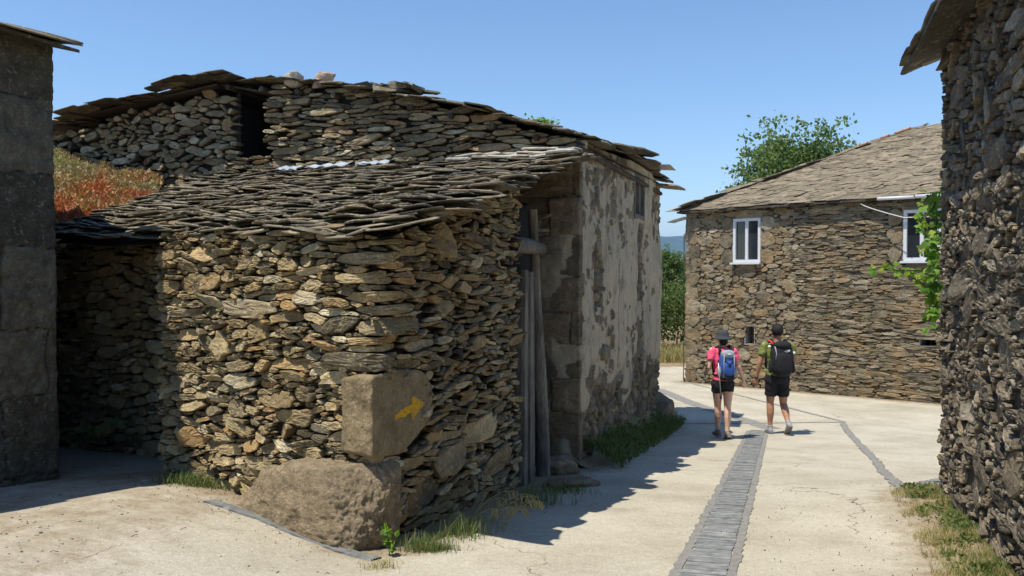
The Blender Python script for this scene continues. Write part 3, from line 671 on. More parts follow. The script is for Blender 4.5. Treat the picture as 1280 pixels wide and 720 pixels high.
# hills
def hills():
    xs = np.unique(np.concatenate([np.linspace(-9000, 9000, 120), np.linspace(300, 2200, 80)])); ys = np.linspace(3600, 8500, 30)
    X, Y = np.meshgrid(xs, ys, indexing='ij')
    H = 205 + 85 * fbm(X / 420, Y / 420, 16, 4) + 40 * (fbm(X / 2500, Y / 2500, 6, 4) - .5) * 2
    Z = -80 + (H + 60) * ss(3600, 5600, Y) * ss(9500, 7500, Y)
    nx, ny = X.shape; i = np.arange(nx * ny).reshape(nx, ny)
    F = np.stack([i[:-1, :-1], i[1:, :-1], i[1:, 1:], i[:-1, 1:]], -1).reshape(-1, 4)
    tag(mesh_np('hills', np.stack([X, Y, Z], -1).reshape(-1, 3), F, M['hill']), 'blue wooded ridge on the horizon', kind='structure')
hills()
def far_wood():
    r = np.random.default_rng(5); pts = []
    for i in range(500):
        x = r.uniform(-60, 300); y = r.uniform(230, 420); c = np.array([x, y, float(gz(x, y)) + 2]); k = 60
        pts.append(c + r.normal(size=(k, 3)) * (2.6, 2.6, 1.6))
    o = leaves('woodland', np.concatenate(pts), 1.4, M['leaf_hedge'], seed=3)
    tag(o, 'dark line of far woodland below the ridge', 'woodland', kind='stuff')
far_wood()

# ================================================================== HUT
def arc_corner(a, c, b, r, n=7):
    a, c, b = Vector(a), Vector(c), Vector(b); d1 = (a - c).normalized(); d2 = (b - c).normalized()
    p1 = c + d1 * r; p2 = c + d2 * r; out = [a]
    for i in range(n + 1):
        t_ = i / n; out.append(p1 * (1 - t_) ** 2 + c * 2 * t_ * (1 - t_) + p2 * t_ ** 2)
    out.append(b); return [(p.x, p.y) for p in out]
def path_len(path): return sum(math.hypot(path[i + 1][0] - path[i][0], path[i + 1][1] - path[i][1]) for i in range(len(path) - 1))

hut = empty('stone_hut', (PC.x, PC.y, float(gz(PC.x, PC.y))), 0, 'low dry-stone hut with sagging slate roof and a yellow arrow on its corner stone', 'stone hut')
hpath = arc_corner(PL, PC, PQ, .16)
HW = path_len(hpath); SC = (PC - PL).length - .05                       # arc length of the corner
def verge(s): # wall top under the roof
    s = np.asarray(s); return np.where(s < SC, .25 - .06 * s / SC, .19 + .235 * (s - SC) * .948) + .05
QB = [SC - .08, SC + .44, -.91, -.31]     # quoin block (s0,s1,z0,z1)
def hut_holes():
    pre = []
    for (s_, z_, a, b, th) in ((1.03, -.244, .30, .06, .0), (.41, -.09, .20, .075, .0), (.62, -.07, .10, .06, .5), (.9, -.95, .07, .065, .2), (1.12, -.40, .09, .07, .2), (SC - .12, -.54, .30, .045, -.05),
                               (SC - .12, .075, .22, .035, 0), (SC - .05, -.04, .24, .035, .03), (SC + .0, -.15, .26, .032, 0), (SC + .05, -.235, .25, .030, .02), (SC + .12, -.33, .27, .050, .03), (SC + .02, -.42, .22, .022, 0), (SC + .0, -.47, .24, .018, 0),
                               (.35, -.30, .13, .03, .05), (.75, -.52, .07, .09, .9), (1.45, -.60, .2, .035, .1), (1.5, -.95, .17, .05, 0), (.4, -1.2, .11, .09, .3),
                               (SC + .9, .20, .13, .11, .2), (SC + .95, -.25, .17, .05, .15), (SC + 1.6, -.55, .2, .05, .1), (SC+1.0,-1.35,.24,.1,.2), (SC+1.6,-1.25,.25,.08,.3), (SC+.6,-1.5,.25,.1,.1), (SC+2.,-1.6,.25,.1,.2)):
        pre.append((s_, z_, a, b, th))
    return pre
    for (s_, z_, a, b, th) in ((.75, .055, .30, .055, .0), (.62, -.10, .27, .075, -.05), (.30, .02, .14, .10, .1), (.98, -.24, .09, .08, 0), (SC - .26, -.27, .40, .075, -.18),
                               (SC + .1, .06, .30, .04, .0), (SC + .02, -.05, .34, .05, 0), (SC + .08, -.16, .26, .045, .1), (.55, -.52, .12, .085, .2), (.95, -.75, .07, .07, 0),
                               (.30, -.42, .10, .09, .5), (SC - .1, .15, .28, .05, 0), (SC + .9, .20, .13, .11, .2), (SC + .75, -.20, .15, .05, .15), (SC + 1.6, -.55, .2, .05, .1), (SC+.9,-1.25,.22,.1,.2), (SC+1.5,-1.3,.25,.09,.3)):
        pre.append((s_, z_, a, b, th))
    return pre
SSa = sites(SC + .1, 2.4, [(.085, .15, .030, .055, 130), (.06, .10, .018, .036, 1000), (.035, .065, .012, .020, 2800), (.018, .03, .008, .013, 4000)], 21, -1.95, [q for q in hut_holes() if q[0] < SC + .2], .20)
SSb = sites(HW - SC, 2.9, [(.10, .18, .026, .042, 110), (.07, .13, .013, .023, 1700), (.035, .07, .009, .014, 3500)], 22, -2.1, [(q[0] - SC, *q[1:]) for q in hut_holes() if q[0] > SC - .15], .16)
SSb[0] += SC; SS = np.concatenate([SSa[:, SSa[0] <= SC], SSb[:, SSb[0] > SC]], 1)
rubble('wall', hpath, lambda s: gz(np.interp(s, [0, SC, HW], [PL.x, PC.x, PQ.x]), np.interp(s, [0, SC, HW], [PL.y, PC.y, PQ.y])) - .08, verge, SS, M['hut'], hut, p=2.9,
       gap=.0045, prot=(-.022, .034), bev=.007, nd=20, tilt=.22, fine=.0045, seed=2, skip=[(SC - .20, SC + .58, -1.10, -.66)], rings=(.94, .78, .55, .28), wob=.09)
# solid core and the plainer wall set back under the eaves
back0 = PL + Vector((.62 * .32, .62 * .948)); back1 = back0 + (PL - PC).normalized() * 3.1
m = MB()
inn = lambda p, k: Vector(p) + Vector((.2, .95)) * k
poly = [(PL.x + .09, PL.y + .10), (PC.x - .0, PC.y + .19), (PQ.x - .13, PQ.y - .0), (PQ.x + .12, PQ.y + .95), (-1.4, 9.3), (-3.3, 9.9), (back1.x + .1, back1.y + .15), (back0.x + .05, back0.y + .15)]
m.prism([poly[i] for i in range(8)], -2.5, [.05, .0, .42, .7, 1.0, 1.0, .2, .1]); 
core = m.build('wall_core', M['black'], hut)
bp = [(back1.x, back1.y), (back0.x, back0.y), (PL.x + .03, PL.y + .02)]
SB = sites(path_len(bp), 2.4, [(.09, .16, .03, .06, 300), (.05, .09, .02, .035, 1500), (.03, .05, .014, .02, 1500)], 31, -2.0)
rubble('wall', bp, lambda s: -1.9 + 0 * s, lambda s: .30 + 0 * s, SB, M['hut'], hut, seed=4, nd=14)
# corner block with its arrow, and the boulder under it
def corner_block():
    # an irregular granite block standing proud of the corner; dense so the painted arrow keeps its shape
    ctr = Vector((PC.x - .02, PC.y + .02, 0)); f1 = Vector((PL.x - PC.x, PL.y - PC.y, 0)).normalized(); f2 = Vector((PQ.x - PC.x, PQ.y - PC.y, 0)).normalized()
    o1 = Vector((f1.y, -f1.x, 0)); o1 = -o1 if o1.dot(Vector((-.5, -.9, 0))) < 0 else o1
    o2 = Vector((f2.y, -f2.x, 0)); o2 = -o2 if o2.dot(Vector((1, -.3, 0))) < 0 else o2
    path = [ctr + f1 * .27 - o1 * .2, ctr + f1 * .25 + o1 * .045, ctr - f2 * .02 + o1 * .055 + o2 * .03, ctr + f2 * .66 + o2 * .060, ctr + f2 * .76 - o2 * .1]
    z0, z1 = -1.14, -.61; res = .006; L = [0]
    for i in range(1, len(path)): L.append(L[-1] + (path[i] - path[i - 1]).length)
    s = np.arange(0, L[-1] + res, res); px = np.interp(s, L, [p.x for p in path]); py = np.interp(s, L, [p.y for p in path])
    k = 3; ker = np.ones(2 * k + 1) / (2 * k + 1)
    px = np.convolve(np.pad(px, k, 'edge'), ker, 'valid'); py = np.convolve(np.pad(py, k, 'edge'), ker, 'valid')
    f = np.linspace(-.0, 1., 106); ns, nz = len(s), len(f); S_ = np.repeat(s[:, None], nz, 1); T = np.repeat(f[None, :], ns, 0)
    cx, cy = ctr.x + .5 * (f2.x * .3 + f1.x * .1), ctr.y + .5 * (f2.y * .3 + f1.y * .1) + .06
    top = z1 - .04 * ss(L[2] - .1, L[1], S_) - .03 * ss(L[2], L[3], S_) - .12 * ss(L[3] - .14, L[3] + .05, S_) + .008 * np.sin(S_ * 9); bot = z0 + .15 * ss(L[2] + .30, L[3] + .05, S_) + .03 * np.sin(S_ * 4)
    Z = bot + (top - bot) * T
    ed = np.minimum(T, 1 - T) * (z1 - z0); shrink = 1 - .10 * (1 - np.clip(ed / .03, 0, 1)) ** 2
    shrink = shrink + (fbm(S_ * 7, Z * 7, 5, 4) - .5) * .11 + (fbm(S_ * 22, Z * 22, 6, 4) - .5) * .06
    X = cx + (px[:, None] - cx) * shrink; Y = cy + (py[:, None] - cy) * shrink
    # arrow: shaft then a ragged head pointing right, brushed on the face along the lane
    a_s = (S_ - (L[2] + .27)) / .37; a_z = Z + .885; wob = (fbm(S_ * 50, Z * 60, 9, 3) - .5)
    shaft = (a_s > .03 * wob) & (a_s < .62) & (np.abs(a_z + .020 - a_s * .045) < .020 + .008 * a_s + wob * .030)
    hl = (a_s - .52) / .46; head = (hl > 0) & (hl < 1) & (np.abs(a_z - .008) < .070 * (1 - hl ** 1.2) * ss(-.2, .1, hl) + .008 + wob * .034)
    P = (shaft | head).astype(float); P[fbm(S_ * 70, Z * 100, 4, 3) > .60] *= .45
    i = np.arange(ns * nz).reshape(ns, nz); V = np.stack([X, Y, Z], -1).reshape(-1, 3)
    F = np.stack([i[:-1, :-1], i[1:, :-1], i[1:, 1:], i[:-1, 1:]], -1).reshape(-1, 4)
    n0 = len(V); V = np.concatenate([V, [[cx, cy, z0 + .02], [cx, cy, z1 - .02]]])
    caps = np.concatenate([np.stack([i[1:, 0], i[:-1, 0], np.full(ns - 1, n0), np.full(ns - 1, n0)], 1), np.stack([i[:-1, -1], i[1:, -1], np.full(ns - 1, n0 + 1), np.full(ns - 1, n0 + 1)], 1)])
    faces = [tuple(q) for q in F.tolist()] + [tuple(q[:3]) for q in caps.tolist()]
    pa = np.concatenate([P.ravel(), [0, 0]])
    o = mesh_py('corner_stone', V.tolist(), faces, M['arrowblock'], hut, {'rnd': np.full(len(V), .5), 'edge': np.ones(len(V)), 'paint': pa}, True)
    o['label'] = 'squared granite corner block with a yellow arrow painted on it'
t = NT('granite_with_yellow_arrow'); co = t.coord()
c = t.ramp(t.noise(7, 6, .7, co), [(.3, (.16, .122, .07)), (.5, (.25, .195, .115)), (.7, (.34, .275, .17))])
c = t.mix(1, c, t.ramp(t.noise(80, 4, .75, co), [(.3, .6), (.5, 1), (.7, 1.4)]), 'MULTIPLY')
c = t.mix(t.math('MULTIPLY', t.mr(t.noise(26, 6, .75, co), .60, .66), .7), c, (.42, .39, .27)); c = t.mix(t.math('MULTIPLY', t.mr(t.noise(5, 5, .7, co), .58, .68), .6), c, (.10, .09, .06))
c = t.mix(t.attr('paint'), c, t.ramp(t.noise(60, 3, .7, co), [(.35, (.62, .34, .01)), (.6, (.80, .47, .015))]))
t.col(c); t.bump(t.noise(60, 6, .75, co), .9, .014); M['arrowblock'] = t.done()
corner_block()
M['boulder'] = stone_mat('boulder_stone', [(.33, .262, .17), (.35, .275, .18)], (.05, .04, .03), lich=.60, lichen=(.30, .25, .16), lich2=(.40, .34, .24), bumpd=.03, fine=1.9)
bc = at(392, 632, 5.0)
angular('boulder', (-1.28, 5.10, -1.56), (1.26, .60, .80), M['boulder'], hut, 11, 7, 16, .032, math.atan2(1.25, -1.86), slope=.45)
# hut roof
hr = bilinear((-4.25, 7.20, .28), (-.66, 4.52, .23), (.66, 8.42, 1.22), (-3.55, 10.05, 1.20), .02, 3, .05)
roof = slabs('roof', hr, 60, 21, M['slate'], hut, th=(.006, .020), over=3.8, lift=.055, seed=5, jit=.4, wob=.03, rough=.5, n=14, edgej=.26)
slabs('roof_slab', lambda a, b: hr(.74 + a * .25, .88 + b * .12) + Vector((0, 0, .06)), 3, 5, M['pale_slab'], hut, th=(.015, .03), seed=8, over=1.4)
m = MB(); n_ = 14                                  # rafters deck under the slates
V = []; F = []
for i in range(n_ + 1):
    for j in range(n_ + 1):
        V.append(hr(.025 + i / n_ * .95, .02 + j / n_ * .96) - Vector((0, 0, .012)))
for i in range(n_ + 1):
    for j in range(n_ + 1):
        V.append(hr(.025 + i / n_ * .95, .02 + j / n_ * .96) - Vector((0, 0, .05)))
q = (n_ + 1) ** 2
for i in range(n_):
    for j in range(n_):
        a = i * (n_ + 1) + j; F.append((a, a + n_ + 1, a + n_ + 2, a + 1)); F.append((q + a + 1, q + a + n_ + 2, q + a + n_ + 1, q + a))
mesh_py('roof_deck', V, F, M['wood_dark'], hut)
# pale blue sheet fragments along the top of the slates
for k, (a0, a1, b0) in enumerate(((.20, .27, .90), (.27, .40, .955), (.42, .52, .965))):
    V = []; F = []; nn = 12
    for i in range(nn + 1):
        aa = a0 + (a1 - a0) * i / nn
        for e in (0, 1):
            p = hr(aa, b0 + e * .07 + random.uniform(-.008, .008)); V.append(p + Vector((0, 0, .105 + .012 * math.sin(i * 1.7) + (0 if e else -.01))))
            V.append(p + Vector((0, 0, .095 + .012 * math.sin(i * 1.7) + (0 if e else -.01))))
    for i in range(nn):
        b = i * 4; F += [(b, b + 4, b + 6, b + 2), (b + 3, b + 7, b + 5, b + 1), (b, b + 1, b + 5, b + 4), (b + 2, b + 6, b + 7, b + 3)]
    mesh_py('metal_sheet', V, F, M['tin_blue'], hut)
# door: boards, leaning post, lintel log, frame
def lane_pt(t_, side=0, z=0):                      # along the hut's side line beyond the jamb
    p = Vector((PQ.x, PQ.y, z)) + Vector((E_.x, E_.y, 0)) * t_ - NL * side; return p
g0 = float(gz(.2, 7.6))
door = MB().box(lane_pt(.45, -.14, g0 + .95), (.03, .9, 1.9), Matrix.Rotation(-math.atan2(E_.x, E_.y), 3, 'Z')).build('door', M['wood_dark'], hut)
for k, (tt, wd, top) in enumerate(((.13, .11, .02), (.26, .10, .0), (.36, .06, -.05))):
    m = MB(); h = top - g0
    m.box(lane_pt(tt, .02 + .012 * (k % 2), g0 + h / 2), (.028, wd, h), Matrix.Rotation(-math.atan2(E_.x, E_.y), 3, 'Z') @ Matrix.Rotation(R(.6 * (k - 1)), 3, 'X'), jit=.004)
    m.build('board', M['wood'], door)
MB().tube([lane_pt(.82, .0, g0 - .06), lane_pt(.76, .01, g0 + .45), lane_pt(.68, -.01, g0 + 1.0), lane_pt(.58, -.0, g0 + 1.62), lane_pt(.50, -.02, g0 + 2.60)], [.075, .065, .068, .05, .045], 9, jit=.12).build('door_post', M['wood'], hut, True)
MB().tube([lane_pt(-.10, -.02, .24), lane_pt(.1, .04, .24), lane_pt(.42, .08, .22)], [.07, .075, .062], 9, jit=.1).build('lintel', M['wood'], hut, True)
MB().tube([lane_pt(-.02, -.05, .4), lane_pt(-.02, -.05, .9)], [.05, .045], 8, jit=.1).build('door_frame', M['wood_dark'], hut, True)

# ================================================================== HOUSE
house = empty('old_house', (PA.x, PA.y, float(gz(PA.x, PA.y))), 0, 'long two-storey stone house with crumbling cream plaster beside the lane', 'house')
def gp_(s_, z, off=0):                             # point on the gable line
    p = Vector((PA.x, PA.y, z)) + NL * s_ - E_ * off; return p
GL = 7.9
def gable_top(s): return np.interp(s, [0, 1.2, 2.5, 3.6, 4.5, 5.0, 7.9], [1.38, 1.80, 2.13, 2.30, 2.36, 2.34, 1.97])
p0 = gp_(GL, 0); p1 = gp_(0, 0)
SGa = sites(3.6, 2.4, [(.09, .15, .04, .07, 60), (.06, .11, .026, .045, 800), (.035, .06, .018, .03, 3000)], 41, .3, (), .35)
SGb = sites(4.4, 2.4, [(.14, .24, .035, .05, 90), (.09, .16, .018, .032, 1200), (.05, .09, .014, .022, 3500)], 42, .3, (), .10)
SGb[0] += 3.5; SG = np.concatenate([SGa[:, SGa[0] < 3.5], SGb[:, SGb[0] >= 3.5]], 1)
def gtop(s): # path runs left end -> corner
    s_ = GL - s; return gable_top(s_) - np.where(s_ > 4.4, .10 + .05 * np.sin(s_ * 6) + .14 * ss(6.2, 7.4, s_), 0)
op = (GL - 4.37, GL - 3.97, 1.44, 2.6)
rubble('wall', [(p0.x, p0.y), (p1.x, p1.y)], lambda s: .5 + 0 * s, gtop, SG, M['housewall'], house, p=2.9, gap=.007, prot=(-.03, .06), bev=.010, nd=16, tilt=.25, fine=.007, seed=6, holes=[op], back=-.08, depth=.12)
# facade with plaster
FLEN = (PB - PA).length
SF = sites(FLEN, 4.4, [(.13, .22, .08, .14, 60), (.07, .13, .045, .08, 900), (.04, .07, .025, .045, 2500)], 51, -2.9, (), .25)
def fac_plaster(S_, Z):
    base = .046 + (fbm(S_ * 1.3, Z * 1.0, 61, 6) - .5) * .17 + (fbm(S_ * 7, Z * 7, 62, 3) - .5) * .014
    base -= .12 * ss(-1.15, -1.9, Z + (fbm(S_ * 1.4, Z * 2, 63, 3) - .5) * 1.2)
    base -= .09 * ((np.abs(S_ - .95) < .20 + .1 * (fbm(S_ * 3, Z * 3, 7, 2) - .5)) & (Z < .35) & (Z > -.42))
    base -= .09 * ((np.abs(S_ - 3.85) < .28) & (Z < .75) & (Z > -.45))
    base -= .09 * ((np.abs(S_ - 3.9) < .25) & (Z < -.75) & (Z > -1.6))
    base -= .08 * ss(.16, .0, S_ + (fbm(S_ * 2, Z * 2, 70, 2) - .5) * .2)
    crack = np.abs(S_ - 2.05 - .03 * np.sin(Z * 2) - .02 * (fbm(Z * 4, Z * 0, 8, 3) - .5)); base -= .07 * ss(.028, .008, crack)
    return base
def fac_extra(S_, Z, h, rn, edge):
    crack = np.abs(S_ - 2.05 - .03 * np.sin(Z * 2)); c = ss(.03, .008, crack); return h - .12 * c, rn, edge * (1 - c)
ea_s = [0, 1.2, 3.0, 4.5, 6.0]; ea_z = [1.42, 1.48, 1.60, 1.60, 1.55]
win = (3.25, 4.15, .80, 1.46)
masonry('wall', [(PA.x, PA.y), (PB.x, PB.y)], lambda s: gz(PA.x + E_.x * s, PA.y + E_.y * s) - .15, lambda s: np.interp(s, ea_s, ea_z), .014, SF, M['plaster'], house, p=2.4,
        round_=.03, prot=(-.03, .052), jd=.04, warp=.05, wscale=5, fine=.006, seed=12, holes=[win], plaster=fac_plaster, extra=fac_extra)
# lower corner of the gable, seen in the doorway: dark rendered blocks
SQ = course_sites(1.4, 3.6, .42, .55, 5, -2.4)
q0 = gp_(1.15, 0, .03); q1 = gp_(-.03, 0, .03)
masonry('corner_blocks', [(q0.x, q0.y), (q1.x, q1.y)], lambda s: -2.3 + 0 * s, lambda s: 1.36 + 0 * s, .014, SQ, M['plaster'], house, p=6, round_=.02, prot=(0, .02), jd=.02, warp=.02, wscale=4, seed=14,
        plaster=lambda S_, Z: -.006 + (fbm(S_ * 3, Z * 2, 88, 4) - .55) * .11)
# solid body
A3, B3 = PA, PB; nl = Vector((NL.x, NL.y))
def fp(s_, d_): v = Vector((PA.x, PA.y)) + nl * s_ + Vector((E_.x, E_.y)) * d_; return (v.x, v.y)
m = MB(); m.prism([fp(.10, .09), fp(3.9, .09), fp(3.9, FLEN - .02), fp(.10, FLEN - .02)], -2.7, [1.35, 2.1, 2.2, 1.45])
m.prism([fp(4.42, .09), fp(7.8, .09), fp(7.8, FLEN), fp(4.42, FLEN)], -2.7, [2.1, 1.8, 1.8, 2.1])
m.prism([fp(3.9, .8), fp(4.42, .8), fp(4.42, FLEN), fp(3.9, FLEN)], -2.7, 2.2)
m.prism([fp(3.9, .09), fp(4.42, .09), fp(4.42, .8), fp(3.9, .8)], -2.7, 1.42)
m.build('wall_core', M['black'], house)
e0 = fp(0, FLEN); e1 = fp(7.8, FLEN)
SE = sites(7.8, 5, [(.15, .3, .06, .12, 400), (.08, .14, .04, .07, 900)], 71, -2.8)
masonry('wall', [e0, e1], lambda s: -2.8 + 0 * s, lambda s: np.interp(s, [0, 4.5, 7.8], [1.5, 2.35, 2.0]), .04, SE, M['housewall'], house, round_=.04, prot=(0, .06), seed=19)
rock('corner_boulder', (PB.x - .05, PB.y - .12, float(gz(2.6, 14)) + .18), (.62, .8, .75), M['plaster'], house, 8, 4, .3, rz=.3)
# boarded window in the facade
wc = Vector((PA.x, PA.y, 0)) + E_ * 3.70; rotw = Matrix.Rotation(-math.atan2(E_.x, E_.y), 3, 'Z')
wf = MB()
for (ds, dz, ls, lz) in ((-.42, 1.13, .07, .70), (.42, 1.13, .07, .70), (0, 1.13, .06, .66), (0, 1.44, .9, .06), (0, .83, .9, .07)):
    wf.box(wc + E_ * ds + Vector((0, 0, dz)) - NL * .02, (.06, ls, lz), rotw)
wf = wf.build('window', M['wood'], house)
m = MB()
for i in range(5): m.box(wc + E_ * (-.34 + .17 * i) + Vector((0, 0, 1.13)) + NL * (.03 + .01 * (i % 2)), (.02, .15, .60), rotw, jit=.004)
m.build('shutter', M['wood'], wf)
# house roof: two slopes of thick slates
def hp_(s_, d_, z): v = fp(s_, d_); return (v[0], v[1], z)
rr_ = bilinear(hp_(-.20, FLEN + .2, 1.55), hp_(-.16, -.14, 1.38), hp_(4.65, -.14, 2.40), hp_(4.65, FLEN + .2, 2.55), -.015, 5, .05)
rr2 = lambda a, b: rr_(a, b) + Vector((0, 0, .14 * math.exp(-((a - .45) / .3) ** 2) * (1 - b) + .17 * max(0, math.sin(math.pi * max(0, min(1, b)))) ** .8))
slabs('roof', rr2, 44, 24, M['slate'], house, th=(.008, .020), over=2.6, lift=.030, seed=15, jit=.3, wob=.02, rough=.45, edgej=.24, amax=1.0)
rl = bilinear(hp_(4.60, -.14, 2.40), hp_(8.1, -.12, 1.90), hp_(8.1, FLEN, 1.95), hp_(4.6, FLEN, 2.5), 0, 6, .05)
slabs('roof', lambda a, b: rl(1 - b, 1 - a), 20, 24, M['slate'], house, th=(.007, .018), over=2.2, lift=.020, seed=16, wob=.02)
m = MB()
for k in range(10):
    s_ = -.05 + k * .5; z = 1.34 + (2.40 - 1.40) * (s_ / 4.65) + .15 * math.sin(math.pi * min(1, max(0, s_ / 4.65)))
    m.tube([hp_(s_, -.1, z - .02), hp_(s_, FLEN, z + .06)], .035, 6)
m.build('rafters', M['wood_dark'], house)
V = [rr_(a, b) - Vector((0, 0, .035)) for a, b in ((.02, .02), (.98, .02), (.98, 1), (.02, 1))] + [rr_(a, b) - Vector((0, 0, .055)) for a, b in ((.02, .02), (.98, .02), (.98, 1), (.02, 1))]
mesh_py('roof_deck', V, [(0, 1, 2, 3), (7, 6, 5, 4), (0, 4, 5, 1), (1, 5, 6, 2), (2, 6, 7, 3)], M['wood_dark'], house)
V = [Vector(hp_(s_, d_, z - dz)) for dz in (.03, .05) for (s_, d_, z) in ((4.6, -.10, 2.38), (8.0, -.08, 2.0), (8.0, FLEN, 2.04), (4.6, FLEN, 2.47))]
mesh_py('roof_deck', V, [(0, 1, 2, 3), (7, 6, 5, 4), (0, 4, 5, 1), (1, 5, 6, 2), (2, 6, 7, 3)], M['wood_dark'], house)
# big thick edge slabs over the facade corner, metal sheet and last slab
r_ = random.Random(4)
for k, (d_, w_, th_, z_, ov) in enumerate(((.5, .7, .018, 1.47, .24), (1.4, .8, .020, 1.56, .30), (2.3, .8, .022, 1.66, .34), (3.0, .9, .024, 1.72, .34), (3.5, .8, .02, 1.66, .30), (5.75, .8, .026, 1.50, .44))):
    bm_ = MB(); c = Vector((PA.x, PA.y, z_)) + E_ * d_ - NL * (ov - .25); n_ = 11; top = []; bot = []
    rm = rotw @ Matrix.Rotation(R(9), 3, 'Y')
    for q in range(n_):
        an = 2 * math.pi * q / n_; x = math.copysign(abs(math.cos(an)) ** .6, math.cos(an)) * .33 * r_.uniform(.8, 1.1); y = math.copysign(abs(math.sin(an)) ** .6, math.sin(an)) * w_ / 2 * r_.uniform(.8, 1.1)
        top.append(c + rm @ Vector((x * .95, y * .95, th_ / 2 + r_.uniform(-.004, .004)))); bot.append(c + rm @ Vector((x, y, -th_ / 2)))
    bm_.add(bot + top, [tuple(reversed(range(n_))), tuple(range(n_, 2 * n_))] + [(q, (q + 1) % n_, n_ + (q + 1) % n_, n_ + q) for q in range(n_)], r_.random())
    bm_.build('eave_slab', M['slate'], house)
MB().box(Vector((PA.x, PA.y, 1.70)) + E_ * 4.6 - NL * .12, (.62, .75, .008), rotw @ Matrix.Rotation(R(4), 3, 'Y')).build('metal_sheet', M['metal'], house)
# things lying on the house roof
def roof_z(u, v, d_): return None
for k, (u, vv, sz, lab) in enumerate(((366, 104, (.19, .16, .15), 'pale rounded rock on the house roof nearest the peak'), (404, 106, (.20, .16, .17), 'brown and white rock on the house roof beside the paler one'))):
    p = at(u, vv - (3 if k == 0 else 7), 9.62); angular('rock', p, sz, stone_mat('roof_rock_%d' % k, [(.5, .44, .36), (.55, .48, .40)] if k == 0 else [(.34, .22, .16), (.40, .30, .24)], (.1, .1, .1), lich=.55, lich2=(.65, .6, .52)), None, 5 + k, 5, 9, .04, .4 * k, label=lab, cat='rock', group='rocks weighing down the roof')
tp = at(478, 117, 9.35)
pile = empty('slab_pile', tp, 0, 'heap of broken corrugated tiles and slabs on the house roof', 'slab pile')
m = MB(); rr3 = random.Random(9)
for k in range(16):
    m.box(tp + E_ * rr3.uniform(-.15, .3) - NL * (rr3.uniform(-.3, .55)) + Vector((0, 0, .0 + .012 * k * (1 if k < 9 else .4))) + Vector((0, 0, -.02)), (rr3.uniform(.2, .5), rr3.uniform(.2, .4), .03),
          rotw @ Matrix.Rotation(rr3.uniform(.0, .30), 3, 'Y') @ Matrix.Rotation(rr3.uniform(-1, 1), 3, 'Z'), a=rr3.random(), jit=.025)
m.build('slab', M['slate'], pile)
V = []; F = []
for i in range(25):
    x = i / 24 * .55; z = .028 * math.sin(i * 1.05)
    for (y, dz) in ((0, 0), (.35, .03), (.35, .012), (0, -.018)):
        p = tp - NL * (x - .18) + E_ * y + Vector((0, 0, .13 + z + dz - x * .17)); V.append(p)
for i in range(24):
    b = i * 4
    for e in range(4): F.append((b + e, b + (e + 1) % 4, b + 4 + (e + 1) % 4, b + 4 + e))
mesh_py('corrugated_tile', V, F, M['slate'], pile, {'rnd': [.2] * len(V)})
# sprout on the roof
sp = at(674, 156, 9.2); pts = [sp + Vector((random.gauss(0, .09), random.gauss(0, .05), abs(random.gauss(0, .035)))) for _ in range(140)]
spr = empty('ivy_sprig', sp, 0, 'small green sprig growing from the edge of the house roof', 'plant')
tag(leaves('foliage', pts, .05, M['leaf_vine'], spr, 4), kind='stuff')
MB().tube([sp - Vector((0, 0, .10)), sp + Vector((.03, 0, 0)), sp + Vector((.1, 0, .02))], .006, 5).build('stem', M['bark'], spr)

# sedum-covered slope between left building and hut
def sedum():
    FLc = [at(20, 292, 8.0), at(190, 272, 8.6), at(200, 225, 10.3), at(20, 175, 10.9)]
    n = 40; V = []; F = []
    for i in range(n + 1):
        for j in range(n + 1):
            a, b = i / n, j / n; p = FLc[0] * (1 - a) * (1 - b) + FLc[1] * a * (1 - b) + FLc[2] * a * b + FLc[3] * (1 - a) * b
            V.append(p + Vector((0, 0, .10 * mnoise.noise(Vector((a * 5, b * 5, 2))) + .04 * mnoise.noise(Vector((a * 15, b * 15, 2))))))
    q = len(V); V += [v - Vector((0, 0, 1.2)) for v in V]
    for i in range(n):
        for j in range(n):
            a = i * (n + 1) + j; F.append((a, a + n + 1, a + n + 2, a + 1)); F.append((q + a + 1, q + a + n + 2, q + a + n + 1, q + a))
    for i in range(n):
        a = i * (n + 1); F.append((a, q + a, q + a + n + 1, a + n + 1)); a += n; F.append((a + n + 1, q + a + n + 1, q + a, a))
        F.append((i + 1, q + i + 1, q + i, i)); a = n * (n + 1) + i; F.append((a, q + a, q + a + 1, a + 1))
    tag(mesh_py('bank', V, F, M['earth'], smooth=True), 'earth bank behind the hut', kind='structure')
    r = np.random.default_rng(3); N = 26000; a = r.random(N); b = r.random(N)
    c = np.array([[*p] for p in FLc]); P = c[0] * ((1 - a) * (1 - b))[:, None] + c[1] * (a * (1 - b))[:, None] + c[2] * (a * b)[:, None] + c[3] * ((1 - a) * b)[:, None]
    P[:, 2] += [.10 * mnoise.noise(Vector((x * 5, y * 5, 2))) + .04 * mnoise.noise(Vector((x * 15, y * 15, 2))) for x, y in zip(a, b)]
    f = fbm(a * 4, b * 5, 3, 3); g = fbm(a * 3 + 9, b * 4, 8, 3)
    rv = np.clip(ss(.36, .72, f) * .45 + .42 * ss(.45, .9, b) + r.normal(0, .11, N), 0, 1); keep = g > .22
    o = leaves('sedum', P[keep] + np.random.default_rng(4).normal(0, .02, (keep.sum(), 3)), .05, M['sedum'], None, 5, up=1.2, rndf=rv[keep]); tag(o, 'red and orange sedum covering the bank behind the hut', 'sedum', kind='stuff')
sedum()

